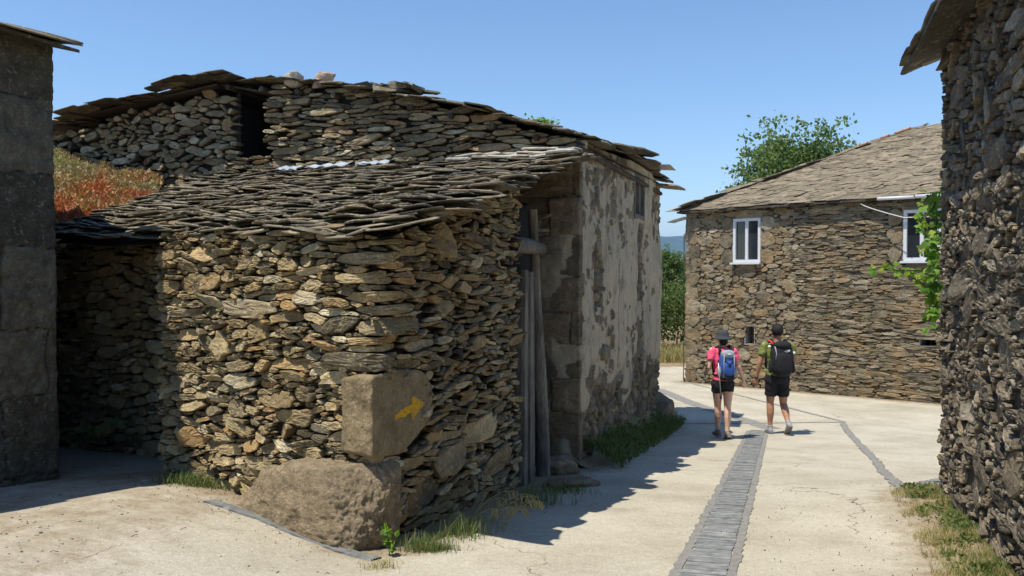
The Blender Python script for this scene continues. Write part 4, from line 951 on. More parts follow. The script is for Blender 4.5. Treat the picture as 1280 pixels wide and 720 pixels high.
# ================================================================== LEFT BUILDING
lb = empty('granite_barn', (PE.x, PE.y, -1.5), 0, 'shaded building of large dark granite blocks with slate eave, cut by the left edge', 'building')
n0 = PE - LD * 3.4
SL = course_sites(3.4, 3.6, .48, 1.1, 8, -1.75)
def lean(o):  return o
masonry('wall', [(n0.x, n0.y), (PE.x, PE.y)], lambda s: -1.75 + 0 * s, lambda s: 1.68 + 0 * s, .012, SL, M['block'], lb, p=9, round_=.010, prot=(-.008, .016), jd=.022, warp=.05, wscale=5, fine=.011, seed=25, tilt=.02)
ln = Vector((-LD.y, LD.x)); le = Vector((-.55, .835)); p2 = PE + le * 3  # unseen end wall and core, angled back to throw shade into the hut recess
SL2 = course_sites(3.0, 3.6, .46, .62, 9, -1.75)
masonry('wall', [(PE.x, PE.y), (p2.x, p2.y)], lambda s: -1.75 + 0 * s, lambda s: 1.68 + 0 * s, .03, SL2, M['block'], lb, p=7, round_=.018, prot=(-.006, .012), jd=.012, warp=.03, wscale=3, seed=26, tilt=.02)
m = MB(); a_ = PE + ln * .06 - LD * .06; b_ = n0 + ln * .06 - LD * 1.5; c_ = n0 + ln * 4 - LD * 1.5; d_ = PE + le * 3 + Vector((-.05, -.1))
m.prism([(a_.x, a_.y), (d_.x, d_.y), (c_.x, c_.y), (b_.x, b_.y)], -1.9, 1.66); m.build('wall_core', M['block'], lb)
def lpt(al, ov, z): p = PE + LD * al - ln * ov; return (p.x, p.y, z)
lr = bilinear(lpt(-4.6, .24, 1.60), lpt(.12, .20, 1.60), lpt(.04, -4.2, 2.7), lpt(-4.6, -4.2, 2.7), 0, 9, .02)
slabs('roof', lr, 22, 9, M['slate'], lb, th=(.012, .024), over=2.0, lift=.02, seed=31, amax=.97)
V = [lr(a, b) + Vector((0, 0, dz)) for dz in (-.03, -.008) for a, b in ((.01, .005), (.99, .005), (.99, 1), (.01, 1))]
mesh_py('roof_deck', V, [(3, 2, 1, 0), (4, 5, 6, 7), (0, 1, 5, 4), (1, 2, 6, 5), (2, 3, 7, 6)], M['slate'], lb, {'rnd': [.1] * 8})

# ================================================================== RIGHT BUILDING
rb = empty('rubble_barn', (PF.x, PF.y, -1.9), 0, 'tall barn of dark rough rubble with overhanging slate eave, cut by the right edge', 'building')
RF0 = PF; RF1 = PF - RD * 4.8
far_r = PF + Vector((RD.y, -RD.x)) * 4.5
rpath = [(far_r.x, far_r.y)] + arc_corner(PF + Vector((RD.y, -RD.x)) * .4, PF, PF - RD * .4, .10, 5) + [(RF1.x, RF1.y)]
RW = path_len(rpath)
SR = sites(RW, 3.9, [(.13, .22, .06, .11, 90), (.08, .13, .028, .05, 900), (.045, .08, .018, .03, 4000), (.02, .035, .010, .016, 8000)], 91, -2.1, (), .28)
rubble('wall', rpath, lambda s: -2.05 + 0 * s, lambda s: 1.74 + 0 * s, SR, M['dark'], rb, p=3.0, gap=.0045, prot=(-.012, .014), bev=.006, nd=14, tilt=.13, fine=.007, seed=33, rings=(.92, .70, .40), wob=.10, back=-.028)
m = MB(); rn = Vector((RD.y, -RD.x))
a_ = PF + rn * .12 - RD * .12; b_ = PF - RD * 8.5 + rn * .12; c_ = PF - RD * 8.5 + rn * 4.5; d_ = PF + rn * 4.5 - RD * .12
m.prism([(a_.x, a_.y), (b_.x, b_.y), (c_.x, c_.y), (d_.x, d_.y)], -2.2, 1.6); m.build('wall_core', M['dark'], rb)
def rpt(al, ov, z): p = PF + RD * al - rn * ov; return (p.x, p.y, z)
rrf = bilinear(rpt(-.02, .25, 1.70), rpt(-8.6, .25, 1.66), rpt(-8.6, -4.5, 3.6), rpt(.10, -4.5, 3.6), 0, 12, .02)
slabs('roof', rrf, 26, 16, M['slate'], rb, th=(.012, .026), over=2.0, lift=.018, seed=41)
V = [rrf(a, b) + Vector((0, 0, dz)) for dz in (-.05, -.01) for a, b in ((.005, .0), (.995, .0), (.995, 1), (.005, 1))]
mesh_py('roof_deck', V, [(3, 2, 1, 0), (4, 5, 6, 7), (0, 1, 5, 4), (1, 2, 6, 5), (2, 3, 7, 6), (3, 0, 4, 7)], M['slate'], rb, {'rnd': [.1] * 8})

# ================================================================== FAR HOUSE
fh = empty('village_house', (PK.x, PK.y, -2.93), 0, 'brown slate-stone house with white windows and tiled hip, facing the walkers', 'house')
W1 = (1.37, 2.12, .24, 1.34); W2 = (5.46, 6.21, .24, 1.34); V1 = (1.72, 1.95, -1.80, -1.36); V2 = (5.82, 6.15, -1.58, -1.44)
FL_ = 9.0
pre = []
for z in np.arange(-2.9, 1.6, .36): pre.append((.18 + .04 * random.random(), z + .18, .2 if int(z * 3) % 2 else .14, .17, 0))
for wv in (W1, W2):
    pre += [((wv[0] + wv[1]) / 2, wv[3] + .11, .52, .10, 0), ((wv[0] + wv[1]) / 2 - .05, wv[2] - .2, .26, .18, 0)]
    for z in (.4, .8, 1.2): pre += [(wv[0] - .17, z, .15, .19, 0), (wv[1] + .17, z, .15, .19, 0)]
SH1 = sites(3.3, 4.8, [(.12, .22, .07, .13, 70), (.07, .13, .035, .07, 900), (.04, .08, .018, .035, 2500)], 103, -3.05, pre, .08)
SH1 = SH1[:, SH1[0] < 3.3]
SH2 = sites(6.1, 4.8, [(.16, .28, .028, .05, 900), (.09, .18, .016, .03, 5200), (.05, .09, .012, .02, 5000)], 104, -3.05, [(p[0] - 3.1, *p[1:]) for p in pre if p[0] > 3.2], .07)
SH2[0] += 3.1; SH2 = SH2[:, SH2[0] > 3.05]
SH = np.concatenate([SH1, SH2], 1)
rubble('wall', [(PK.x, PK.y), (PK2.x, PK2.y)], lambda s: -3.05 + 0 * s, lambda s: 1.66 + .03 * s / 9, SH, M['farwall'], fh, p=4.2, gap=.0030, prot=(-.008, .026), bev=.008, nd=16, tilt=.10, fine=.006, seed=56,
       holes=[W1, W2, V1, V2], rings=(.90, .5), back=-.020, fade=lambda a, b: .4 if a < 3.0 + .3 * math.sin(b * 3) else 1.0, wob=.05)
KN = Vector((.7071, .7071)); pk3 = PK + KN * 7
SH3 = sites(7, 4.8, [(.14, .3, .06, .14, 400), (.09, .15, .03, .06, 1200)], 106, -3.05)
masonry('wall', [(pk3.x, pk3.y), (PK.x, PK.y)], lambda s: -3.05 + 0 * s, lambda s: 1.66 + 0 * s, .035, SH3, M['farwall'], fh, seed=56)
def kpt(s_, d_, z): p = PK + KD * s_ + KN * d_; return Vector((p.x, p.y, z))
m = MB()
def kbox(s0, s1, d0, d1, z0, z1): m.prism([tuple(kpt(s0, d0, 0))[:2], tuple(kpt(s1, d0, 0))[:2], tuple(kpt(s1, d1, 0))[:2], tuple(kpt(s0, d1, 0))[:2]], z0, z1)
kbox(.12, 8.9, .45, 6.9, -3.1, 1.6); m.build('wall_core', M['black'], fh)
rk = Matrix.Rotation(-math.pi / 4, 3, 'Z')
def window(wv, name='window'):
    cx = (wv[0] + wv[1]) / 2; cz = (wv[2] + wv[3]) / 2; w_ = wv[1] - wv[0]; h_ = wv[3] - wv[2]
    m = MB(); f = .07
    for (ds, dz, ls, lz) in ((-w_ / 2 + f / 2, 0, f, h_), (w_ / 2 - f / 2, 0, f, h_), (0, h_ / 2 - f / 2, w_ - 2 * f, f), (0, -h_ / 2 + f / 2, w_ - 2 * f, f), (0, 0, .075, h_ - 2 * f)):
        m.box(kpt(cx + ds, .03, cz + dz), (ls, .07, lz), rk)
    wo = m.build('window', M['white_paint'], fh)
    for e in (-1, 1): MB().box(kpt(cx + e * w_ / 4, .055, cz), (w_ / 2 - .07, .012, h_ - .1), rk).build('pane', M['glass'], wo)
    MB().box(kpt(cx, -.05, wv[2] - .025), (w_ + .06, .13, .045), rk).build('sill', M['white_paint'], wo)
    MB().box(kpt(cx - w_ * .36 - .02, .15, cz), (.10, .02, h_ - .1), rk).build('curtain', M['curtain'], wo)
    # reveal
    m = MB()
    for (ds, ls) in ((-w_ / 2 - .02, .04), (w_ / 2 + .02, .04)): m.box(kpt(cx + ds, .2, cz), (ls, .36, h_ + .08), rk)
    m.box(kpt(cx, .2, cz + h_ / 2 + .02), (w_, .36, .04), rk); m.build('window_frame', M['mortar'], wo)
window(W1); window(W2)
for vv in (V1, V2):
    cx = (vv[0] + vv[1]) / 2; cz = (vv[2] + vv[3]) / 2; w_ = vv[1] - vv[0]; h_ = vv[3] - vv[2]; m = MB()
    for (ds, dz, ls, lz) in ((-w_ / 2 - .015, 0, .03, h_ + .06), (w_ / 2 + .015, 0, .03, h_ + .06), (0, h_ / 2 + .015, w_, .03), (0, -h_ / 2 - .015, w_, .03)):
        m.box(kpt(cx + ds, .22, cz + dz), (ls, .40, lz), rk)
    v_ = m.build('vent', M['mortar'], fh)
    m = MB(); m.box(kpt(cx, .18, cz), (.015, .015, h_), rk); 
    if h_ > .2: m.box(kpt(cx, .18, cz - .03), (w_, .014, .014), rk)
    m.build('bar', M['wood_dark'], v_)
fr = bilinear(kpt(-.22, -.20, 1.60), kpt(9.2, -.20, 1.64), kpt(9.2, 4.3, 3.80), kpt(4.28, 4.3, 3.80), .0, 15, .03)
slabs('roof', fr, 40, 30, M['slate_far'], fh, th=(.010, .02), over=1.9, lift=.018, seed=61, n=8, jit=.3, wob=.008)
fr2 = bilinear(kpt(-.20, 7.2, 1.6), kpt(-.20, -.20, 1.60), kpt(4.3, 4.3, 3.80), kpt(4.3, 4.5, 3.80), 0, 16, .02)
slabs('roof', fr2, 24, 18, M['slate_far'], fh, th=(.010, .02), over=1.9, lift=.018, seed=62, n=8, wob=.008)
for f_ in (fr, fr2):
    V = [f_(a, b) + Vector((0, 0, dz)) for dz in (-.05, -.012) for a, b in ((.005, .0), (.995, .0), (.995, 1), (.005, 1))]
    mesh_py('roof_deck', V, [(3, 2, 1, 0), (4, 5, 6, 7), (0, 1, 5, 4), (1, 2, 6, 5), (2, 3, 7, 6), (3, 0, 4, 7)], M['wood_dark'], fh)
m = MB(); h0 = kpt(-.2, -.2, 1.64); h1 = kpt(4.3, 4.3, 3.84); r = random.Random(6)
for i in range(34):
    if (r.random() < .93 and i < 26) or (i > 26 and r.random() < .55): continue
    m = MB(); a = h0.lerp(h1, i / 34) + Vector((0, 0, .02)); b = h0.lerp(h1, (i + 1.15) / 34) + Vector((0, 0, .035)); m.tube([a, b], [.035, .03], 8, a=r.random()); m.build('ridge_tile', M['terracotta'], fh, True)
gm = MB()
for (a, b) in ((5.0, 5.75), (5.78, 6.9)): gm.tube([kpt(a, -.25, 1.60), kpt(b, -.25, 1.59)], .036, 8)
gm.build('gutter', M['white_paint'], fh, True)
MB().box(kpt(-.30, .10, 1.40), (.55, .35, .02), rk @ Matrix.Rotation(R(-12), 3, 'Y')).build('metal_plate', M['metal'], fh)
MB().tube([kpt(-.05, -.03, 1.0), kpt(-.05, -.03, -2.9)], .016, 6).build('drain_pipe', M['wood_dark'], fh, True)
cb = [at(1076 + i * 6, 255 + 17 * (i / 9) ** .8, 17.75 - i * .09) for i in range(10)]
MB().tube(cb + [cb[-1] + Vector((.5, -.3, 0))], .011, 6).build('cable', M['cable'], fh, True)

# ================================================================== TREES AND HEDGE
def tree(name, base, h, cr, label, cat='tree', seed=0, nb=26, nl=9000, ls=.16, trunk_h=.35, lmat=None, group=None, squash=.85, lobes=None):
    r = random.Random(seed); t0 = empty(name, base, 0, label, cat, group); base = Vector(base)
    m = MB(); pts = [base + Vector((0, 0, -.1))]; p = Vector(base)
    for i in range(6):
        p = p + Vector((r.uniform(-.12, .12), r.uniform(-.12, .12), h * .75 / 6)); pts.append(p.copy())
    m.tube(pts, [h * .028 * (1 - i * .13) for i in range(7)], 8)
    tips = []
    for k in range(nb):
        f = r.uniform(trunk_h, 1); i = min(5, int(f * 6)); st = pts[i].lerp(pts[i + 1], f * 6 - i if f < 1 else 1)
        an = r.uniform(0, 6.28); el = r.uniform(-.1, 1.1) if f > .6 else r.uniform(-.2, .5)
        ln_ = cr * r.uniform(.55, 1.05) * (1.15 - .45 * f); d = Vector((math.cos(an) * math.cos(el), math.sin(an) * math.cos(el), math.sin(el) * squash))
        mid = st + d * ln_ * .5 + Vector((0, 0, r.uniform(0, .15) * cr)); e = st + d * ln_ + Vector((0, 0, r.uniform(0, .2) * cr))
        m.tube([st, mid, e], [h * .010, h * .006, h * .002], 5); tips += [(mid, .5), (e, 1), (st.lerp(e, .8) + Vector((r.uniform(-.3, .3), r.uniform(-.3, .3), r.uniform(0, .4))) * cr * .4, .8)]
    m.build('trunk', M['bark'], t0, True)
    rr = np.random.default_rng(seed); P = []
    per = nl // len(tips)
    for (c, s_) in tips:
        sub = rr.normal(size=(5, 3)) * cr * .15
        for q in sub: P.append(np.array([*c]) + q + rr.normal(size=(per // 5, 3)) * cr * np.array([.075, .075, .05]))
    P = np.concatenate(P)
    leaves('crown', P, ls, lmat or M['leaf'], t0, seed, up=.1)
    return t0
def on(u, y, dz=0):
    x = (u - 640) / FP * y; return (x, y, float(gz(x, y)) + dz)
tree('walnut_tree', on(985, 31), 9.1, 2.75, 'leafy broad tree rising behind the far house roof', seed=3, nl=30000, ls=.18, nb=60)
tree('walnut_tree', on(1052, 32), 8.6, 2.1, 'smaller loose crown beside the broad tree behind the roof', seed=5, nl=12000, ls=.17, nb=42)
tree('young_tree', on(838, 42), 3.35, 1.35, 'rounded light green tree in the gap between the houses', seed=8, nl=8000, ls=.13, trunk_h=.5)
tree('young_tree', on(880, 48), 3.2, 1.5, 'tree half hidden behind the corner of the far house', seed=9, nl=5000, ls=.15, trunk_h=.2)
tree('young_tree', on(800, 46), 3.2, 1.4, 'tree hidden behind the plastered house', seed=10, nl=5000, ls=.15, trunk_h=.2)
def hedge():
    r = np.random.default_rng(8); P = []
    for i in range(14000):
        x = r.uniform(4.0, 9.0); f = r.random(); y = 30 + r.normal(0, .55); top = 1.75 + .25 * math.sin(x * 2.3) + .15 * math.sin(x * 5)
        P.append((x, y + (.3 if f > .8 else 0), float(gz(x, 30)) + .25 + top * f ** .8))
    h_ = empty('hedge', (6.2, 30, float(gz(6.2, 30))), 0, 'dense dark green hedge at the end of the lane', 'hedge')
    leaves('foliage', np.array(P), .11, M['leaf_hedge'], h_, 8)
    m = MB()
    for x in np.arange(4.2, 9, .5): m.tube([(x, 30, float(gz(x, 30)) - .05), (x + .1, 30, float(gz(x, 30)) + 1.4)], [.03, .01], 5)
    m.build('stems', M['bark'], h_)
hedge()
# dry bank before the hedge
r = np.random.default_rng(12); n = 5000; x = r.uniform(3.2, 8.5, n); y = r.uniform(26.4, 29.5, n)
grass('dry_grass', np.stack([x, y, gz(x, y) - .03], 1), .38, .03, M['grass_dry'], seed=4, label='dry yellow grass below the hedge', cat='grass')
x = r.uniform(5, 16, 5000); y = r.uniform(50, 80, 5000)
grass('field_grass', np.stack([x, y, gz(x, y) - .03], 1), .5, .06, M['grass_dry'], seed=5, label='ripe yellow field behind the hedge', cat='grass')
# low far wall behind hedge
fw = at(838, 362, 38); SW = sites(14, 1.0, [(.15, .35, .06, .12, 300)], 7, -2.6)
lw = masonry('field_wall', [(2, 38), (16, 38)], lambda s: -2.6 + 0 * s, lambda s: -1.0 + 0 * s, .06, SW, M['farwall'], None)
tag(lw, 'low field wall between the hedge and the tree', 'wall')

# ------------------------------------------------------------------ plants round the buildings
def strip_pts(a, b, n, width, seed, off=0, side=-1, bias=1.0, thr=.43):
    r = np.random.default_rng(seed); a = np.array(a[:2]); b = np.array(b[:2]); d = b - a; L = np.hypot(*d); d /= L; s_ = np.array([d[1], -d[0]])
    t_ = r.random(n); q = r.random(n) ** bias * width + off; P = a + d * (t_ * L)[:, None] + s_ * q[:, None]
    cl = fbm(P[:, 0] * 7, P[:, 1] * 7, seed, 3); P = P[cl + r.normal(0, .05, len(cl)) > thr]
    return np.column_stack([P, gz(P[:, 0], P[:, 1]) - .01])
def bank():                                          # earth and weeds banked against the facade
    V = []; F = []; n = 60; k = 6
    for i in range(n + 1):
        s_ = -.1 + i / n * 6.3; wdt = .18 + .28 * float(ss(.3, 2.5, s_)) + .12 * math.sin(s_ * 2) * .5 ; hh = .10 + .28 * float(ss(.2, 3, s_))
        for j in range(k + 1):
            f = j / k; p = Vector((PA.x, PA.y, 0)) + E_ * s_ - NL * (f * wdt - .02)
            z = float(gz(p.x, p.y)) + hh * (1 - f) ** 1.6 + .03 * mnoise.noise(Vector((s_ * 4, f * 4, 1))) - (.03 if j == k else 0); V.append((p.x, p.y, z))
    for i in range(n):
        for j in range(k):
            a = i * (k + 1) + j; F.append((a, a + 1, a + k + 2, a + k + 1))
    tag(mesh_py('bank', V, F, M['earth'], smooth=True), 'weedy earth bank under the plastered facade', kind='structure')
bank()
def fac(s_): p = Vector((PA.x, PA.y, 0)) + E_ * s_; return (p.x, p.y)
B = strip_pts(fac(.1), fac(6.1), 5200, .50, 3, -.02, 1, 1.0)
B[:, 2] += .22 * np.clip(1 - ((B[:, 0] - PA.x) * E_.y - (B[:, 1] - PA.y) * E_.x) / .5, 0, 1)
grass('weeds', B, .17, .010, M['grass_green'], seed=6, lean=.9, label='green weeds along the foot of the plastered facade', cat='weeds')
lp = [r_ for r_ in B[::3]]; tag(leaves('nettles', np.array(lp) + np.array([0, 0, .07]), .05, M['leaf_hedge'], None, 7), 'low leafy weeds on the bank by the plastered house', 'weeds', kind='stuff')
def clump(u, v, n, rad, h, w_, mat, seed, label, name='grass_tuft', cat='grass tuft', lean=.8, sq=1.0):
    r = np.random.default_rng(seed); c = G(u, v); P = np.column_stack([c.x + r.normal(0, rad, n), c.y + r.normal(0, rad * sq, n), np.zeros(n)]); P[:, 2] = gz(P[:, 0], P[:, 1]) - .01
    return grass(name, P, h, w_, mat, seed=seed, lean=lean, label=label, cat=cat, kind='stuff')
clump(535, 690, 520, .09, .11, .005, M['grass_green'], 11, 'bright green grass tuft at the corner boulder of the hut', sq=.5)
clump(575, 672, 260, .10, .16, .005, M['grass_green'], 12, 'green grass under the shaded side wall of the hut', sq=.9)
clump(610, 655, 70, .09, .26, .004, M['grass_dry'], 13, 'tall bent straw-coloured grass against the shaded hut wall', name='dry_grass_tuft', lean=1.3, sq=.8)
clump(665, 632, 200, .13, .20, .006, M['grass_green'], 14, 'grey-green seeding grass before the plank door', lean=.7)
clump(240, 607, 500, .13, .10, .006, M['grass_green'], 15, 'low green weeds at the left foot of the hut', name='weed_clump', cat='weeds', sq=.4)
clump(700, 615, 260, .14, .12, .006, M['grass_green'], 16, 'weeds by the doorway stone', name='weed_clump', cat='weeds')
clump(478, 712, 160, .05, .06, .005, M['grass_dry'], 17, 'withered little weeds at the end of the slate kerb', name='dry_grass_tuft')
# seeding stalks
m = MB(); rs = random.Random(2)
stp = G(600, 668); sv = []
for k in range(11):
    b = stp + Vector((rs.uniform(-.12, .16), rs.uniform(0, .3), 0)); b.z = float(gz(b.x, b.y)); an = rs.uniform(-.6, .9); L = rs.uniform(.25, .48)
    pts = [b + Vector((math.cos(an) * L * f ** 1.3 * .75, -abs(math.sin(an)) * L * f * .3, L * (f * .95 - .42 * f ** 3))) for f in (0, .25, .5, .75, .9, 1)]
    m.tube(pts, [.003, .0027, .0024, .002, .0018, .001], 4)
    for q in range(6):
        f = .66 + q * .055; i = min(4, int(f * 5)); p = pts[i].lerp(pts[min(5, i + 1)], f * 5 - i); m.tube([p, p + Vector((rs.uniform(-.01, .03), rs.uniform(-.01, .01), -.035)), p + Vector((rs.uniform(-.01, .04), 0, -.06))], [.002, .004, .001], 4)
ob = m.build('oat_stalks', M['grass_dry']); tag(ob, 'arching straw-coloured seed stalks leaning from the hut wall', 'grass stalks')
# young plant with round leaves by the boulder
g_ = G(487, 697); sap = empty('seedling', g_, 0, 'small bright green seedling in front of the hut boulder', 'seedling')
MB().tube([g_, g_ + Vector((-.005, 0, .1)), g_ + Vector((.003, 0, .17))], [.004, .003, .002], 5).build('stem', M['leaf_fern'], sap)
leaves('leaf', [g_ + Vector((random.uniform(-.035, .035), random.uniform(-.02, .02), random.uniform(.04, .18))) for _ in range(26)], .045, M['leaf_vine'], sap, 3, asp=.9)
# right verge: dry and green grass at the foot of the rubble barn
def rp(al): p = PF - RD * al; return (p.x, p.y)
B = strip_pts(rp(-.1), rp(3.2), 13000, .36, 21, .0, 1, 1.9, .49)
grass('verge_grass', B, .065, .004, M['grass_dry'], seed=22, lean=1.0, label='dry yellow grass along the foot of the rubble barn', cat='grass')
B = strip_pts(rp(-.1), rp(3.2), 8000, .26, 24, .0, 1, 1.5, .54)
grass('verge_grass', B, .065, .004, M['grass_green'], seed=23, lean=1.0, label='green weeds mixed along the foot of the rubble barn', cat='grass')
tag(leaves('verge_weeds', strip_pts(rp(-.1), rp(3.0), 2500, .26, 27, .0, 1, 1.5, .55) + np.array([0, 0, .04]), .035, M['grass_green'], None, 9), 'leafy weeds beside the rubble barn', 'weeds', kind='stuff')
# twigs and dead leaves on the concrete
r = np.random.default_rng(9); n = 420; P = []
for i in range(n):
    s_ = r.uniform(-.5, 4.5); q = r.random() ** 2.2 * 1.6 + .2; c = Vector((PF.x, PF.y)) - RD * s_ + Vector((-RD.y, RD.x)) * q; P.append((c.x, c.y, float(gz(c.x, c.y)) + .008))
for i in range(260):
    f = r.random(); c = PL.lerp(PC, f) + Vector((r.normal(0, .18) - .18, r.normal(0, .18) - .2)); P.append((c.x, c.y, float(gz(c.x, c.y)) + .008))
for i in range(260):
    f = r.random(); c = PC.lerp(PA, f) + Vector((abs(r.normal(0, .2)) + .15, r.normal(0, .1))); P.append((c.x, c.y, float(gz(c.x, c.y)) + .008))
o = leaves('leaf_litter', np.array(P), .013, M['bark'], None, 3, up=0); tag(o, 'dead leaves and grit scattered on the concrete', 'litter', kind='stuff')
r = np.random.default_rng(19); P = []
for i in range(1500):
    u = r.uniform(-40, 480); v = r.uniform(600, 725)
    if v < 640 + (u - 250) * .2: continue
    P.append((u, v))
gm2 = MB(); rg = random.Random(3)
for (u, v) in P[:650]:
    g = G(u, v); q = rg.uniform(.003, .010); gm2.box((g.x, g.y, g.z + q * .4), (q * rg.uniform(.8, 2), q, q * .8), Matrix.Rotation(rg.uniform(0, 3), 3, 'Z'), a=rg.random(), jit=q * .2)
tag(gm2.build('gravel', M['pale_slab']), 'small grit strewn over the dirty concrete by the hut', 'gravel', kind='stuff')
tw = MB()
for k in range(26):
    u, v = P[-1 - k * 7]; g = G(u, v); an = rg.uniform(0, 6.28); L_ = rg.uniform(.02, .09)
    tw.tube([g + Vector((0, 0, .004)), g + Vector((math.cos(an) * L_ * .5, math.sin(an) * L_ * .5, .012)), g + Vector((math.cos(an + .3) * L_, math.sin(an + .3) * L_, .006))], .0018, 4)
tag(tw.build('twig_litter', M['bark']), 'thin dry twigs lying on the concrete by the hut', 'litter', kind='stuff')
# fern in the dark recess
def fern(c, n, L, lab):
    e = empty('fern', c, 0, lab, 'fern'); r = random.Random(5)
    for k in range(n):
        an = -1.9 + k * 3.6 / n + r.uniform(-.2, .2); V = []; F = []; l = L * r.uniform(.7, 1.1)
        d = Vector((math.cos(an), math.sin(an) - .3, 0)).normalized(); s_ = Vector((-d.y, d.x, 0))
        for q in range(16):
            f = q / 15; p = c + d * l * f * .8 + Vector((0, 0, l * (f * .95 - .75 * f * f))); w_ = l * .17 * math.sin(math.pi * min(1, f * .9 + .12)) + .004
            for sg in (-1, 1):
                b = len(V); V += [p, p + s_ * sg * w_ + d * w_ * .35 - Vector((0, 0, w_ * .25)), p + d * l * .03]; F.append((b, b + 1, b + 2))
        mesh_py('frond', V, F, M['leaf_fern'], e, {'rnd': [r.random()] * len(V)})
fc = at(108, 545, 6.3); fern(Vector((fc.x, fc.y, fc.z - .02)), 9, .42, 'green fern in the dark corner between barn and hut')
fc = at(100, 300, 6.9)

# vine on the corner of the right barn
def vine():
    e = empty('grape_vine', (PF.x - .02, PF.y + .25, .5), 0, 'bright green grape vine hanging round the corner of the rubble barn', 'vine'); r = random.Random(12)
    V = []; F = []; A = []
    shape = []
    for k in range(15):
        an = -math.pi / 2 + 2 * math.pi * k / 15; rad = (1.0, .62, .80)[k % 3] if k else .25
        shape.append((math.cos(an) * rad, math.sin(an) * rad))
    def leaf(p, s):
        nrm = Vector((r.gauss(-.3, .5), r.gauss(-.8, .4), r.gauss(.7, .5))).normalized(); x = nrm.cross(Vector((r.gauss(0, .3), r.gauss(0, .3), 1))).normalized(); y = nrm.cross(x)
        b = len(V); V.append(p + nrm * s * .12)
        for (a, c) in shape: V.append(p + x * a * s + y * c * s - nrm * s * .18 * (a * a + c * c))
        for k in range(15): F.append((b, b + 1 + k, b + 1 + (k + 1) % 15))
        A.extend([r.random()] * 16)
    stems = MB()
    def shoot(pts, dens, s):
        P = [at(u, v, y) for (u, v, y) in pts]; stems.tube(P, [.006] * len(P), 5)
        for i in range(len(P) - 1):
            n = max(2, int((P[i + 1] - P[i]).length * dens))
            for k in range(n):
                p = P[i].lerp(P[i + 1], (k + r.random()) / n) + Vector((r.gauss(0, .03), r.gauss(0, .03), r.gauss(0, .03))); leaf(p, s * r.uniform(.5, 1.15))
    shoot([(1178, 235, 6.75), (1165, 262, 6.7), (1150, 275, 6.65), (1163, 300, 6.6), (1150, 312, 6.6)], 85, .042)
    shoot([(1178, 262, 6.7), (1166, 290, 6.65), (1172, 320, 6.6), (1165, 345, 6.6), (1172, 372, 6.6), (1166, 400, 6.6)], 85, .05)
    shoot([(1176, 330, 6.65), (1150, 338, 6.6), (1125, 338, 6.55), (1100, 336, 6.5), (1086, 337, 6.5)], 45, .036)
    shoot([(1176, 350, 6.65), (1158, 360, 6.6), (1150, 352, 6.6), (1135, 345, 6.6)], 45, .038)
    shoot([(1172, 240, 6.7), (1160, 246, 6.7), (1150, 258, 6.7)], 60, .036)
    shoot([(1176, 360, 6.65), (1168, 385, 6.6), (1160, 405, 6.6)], 60, .045)
    mesh_py('foliage', V, F, M['leaf_vine'], e, {'rnd': A}); stems.build('stem', M['bark'], e)
vine()
# loose stones
def stone_at(u, v, sz, lab, mat='block', seed=1, rnd_=.5):
    g = G(u, v); rock('loose_stone', (g.x, g.y, g.z + sz[2] * .38), sz, M[mat], None, seed, 4, .3, 1.5, .4, lab, 'stone', rndv=rnd_, box=3)
stone_at(697, 592, (.36, .26, .20), 'dark squared stone at the foot of the door post', 'plaster', 3)
stone_at(712, 608, (.50, .30, .08), 'flat step stone before the doorway', 'plaster', 6)

# ================================================================== WALKERS
def ring_loft(bm, rings, cap=True):
    """rings: list of (centre, ex, ey) with half-axis vectors"""
    n = 16; R_ = []
    for (c, ex, ey) in rings:
        c, ex, ey = Vector(c), Vector(ex), Vector(ey); R_.append([bm.verts.new(c + ex * math.cos(2 * math.pi * k / n) + ey * math.sin(2 * math.pi * k / n)) for k in range(n)])
    for i in range(len(R_) - 1):
        for k in range(n): bm.faces.new((R_[i][k], R_[i][(k + 1) % n], R_[i + 1][(k + 1) % n], R_[i + 1][k]))
    if cap: bm.faces.new(list(reversed(R_[0]))); bm.faces.new(R_[-1])
def limb(bm, pts, rads, flat=1.0):
    pts = [Vector(p) for p in pts]; rings = []
    for i, p in enumerate(pts):
        t_ = (pts[min(i + 1, len(pts) - 1)] - pts[max(0, i - 1)]).normalized(); x = t_.cross(Vector((0, 1, 0)));
        if x.length < .1: x = t_.cross(Vector((1, 0, 0)))
        x.normalize(); y = t_.cross(x).normalized(); rings.append((p, x * rads[i], y * rads[i] * flat))
    a, b = rings[0], rings[-1]
    ring_loft(bm, rings)
def ball(bm, c, r3, rot=None):
    g = bmesh.ops.create_icosphere(bm, subdivisions=3, radius=1)
    for v in g['verts']:
        q = Vector((v.co.x * r3[0], v.co.y * r3[1], v.co.z * r3[2])); v.co = (rot @ q if rot is not None else q) + Vector(c)
def remeshed(name, bm, mat, parent, voxel=.008, smooth=3, folds=0):
    bmesh.ops.recalc_face_normals(bm, faces=bm.faces)
    me = bpy.data.meshes.new('tmp'); bm.to_mesh(me); bm.free(); o = bpy.data.objects.new('tmp', me); C.objects.link(o)
    md = o.modifiers.new('r', 'REMESH'); md.mode = 'VOXEL'; md.voxel_size = voxel
    if smooth: s_ = o.modifiers.new('s', 'SMOOTH'); s_.iterations = smooth; s_.factor = .5
    dg = bpy.context.evaluated_depsgraph_get(); m2 = bpy.data.meshes.new_from_object(o.evaluated_get(dg)); bpy.data.objects.remove(o); bpy.data.meshes.remove(me)
    if folds:
        for v in m2.vertices: v.co += v.normal * folds * (mnoise.noise(Vector((v.co.x * 11, v.co.y * 11, v.co.z * 17))) + .6 * mnoise.noise(Vector((v.co.x * 30 + v.co.z * 12, v.co.y * 24, v.co.z * 20))))
    m2.name = name; m2.polygons.foreach_set('use_smooth', np.ones(len(m2.polygons), bool)); m2.materials.clear()
    return link(name, m2, mat, parent, world=False)
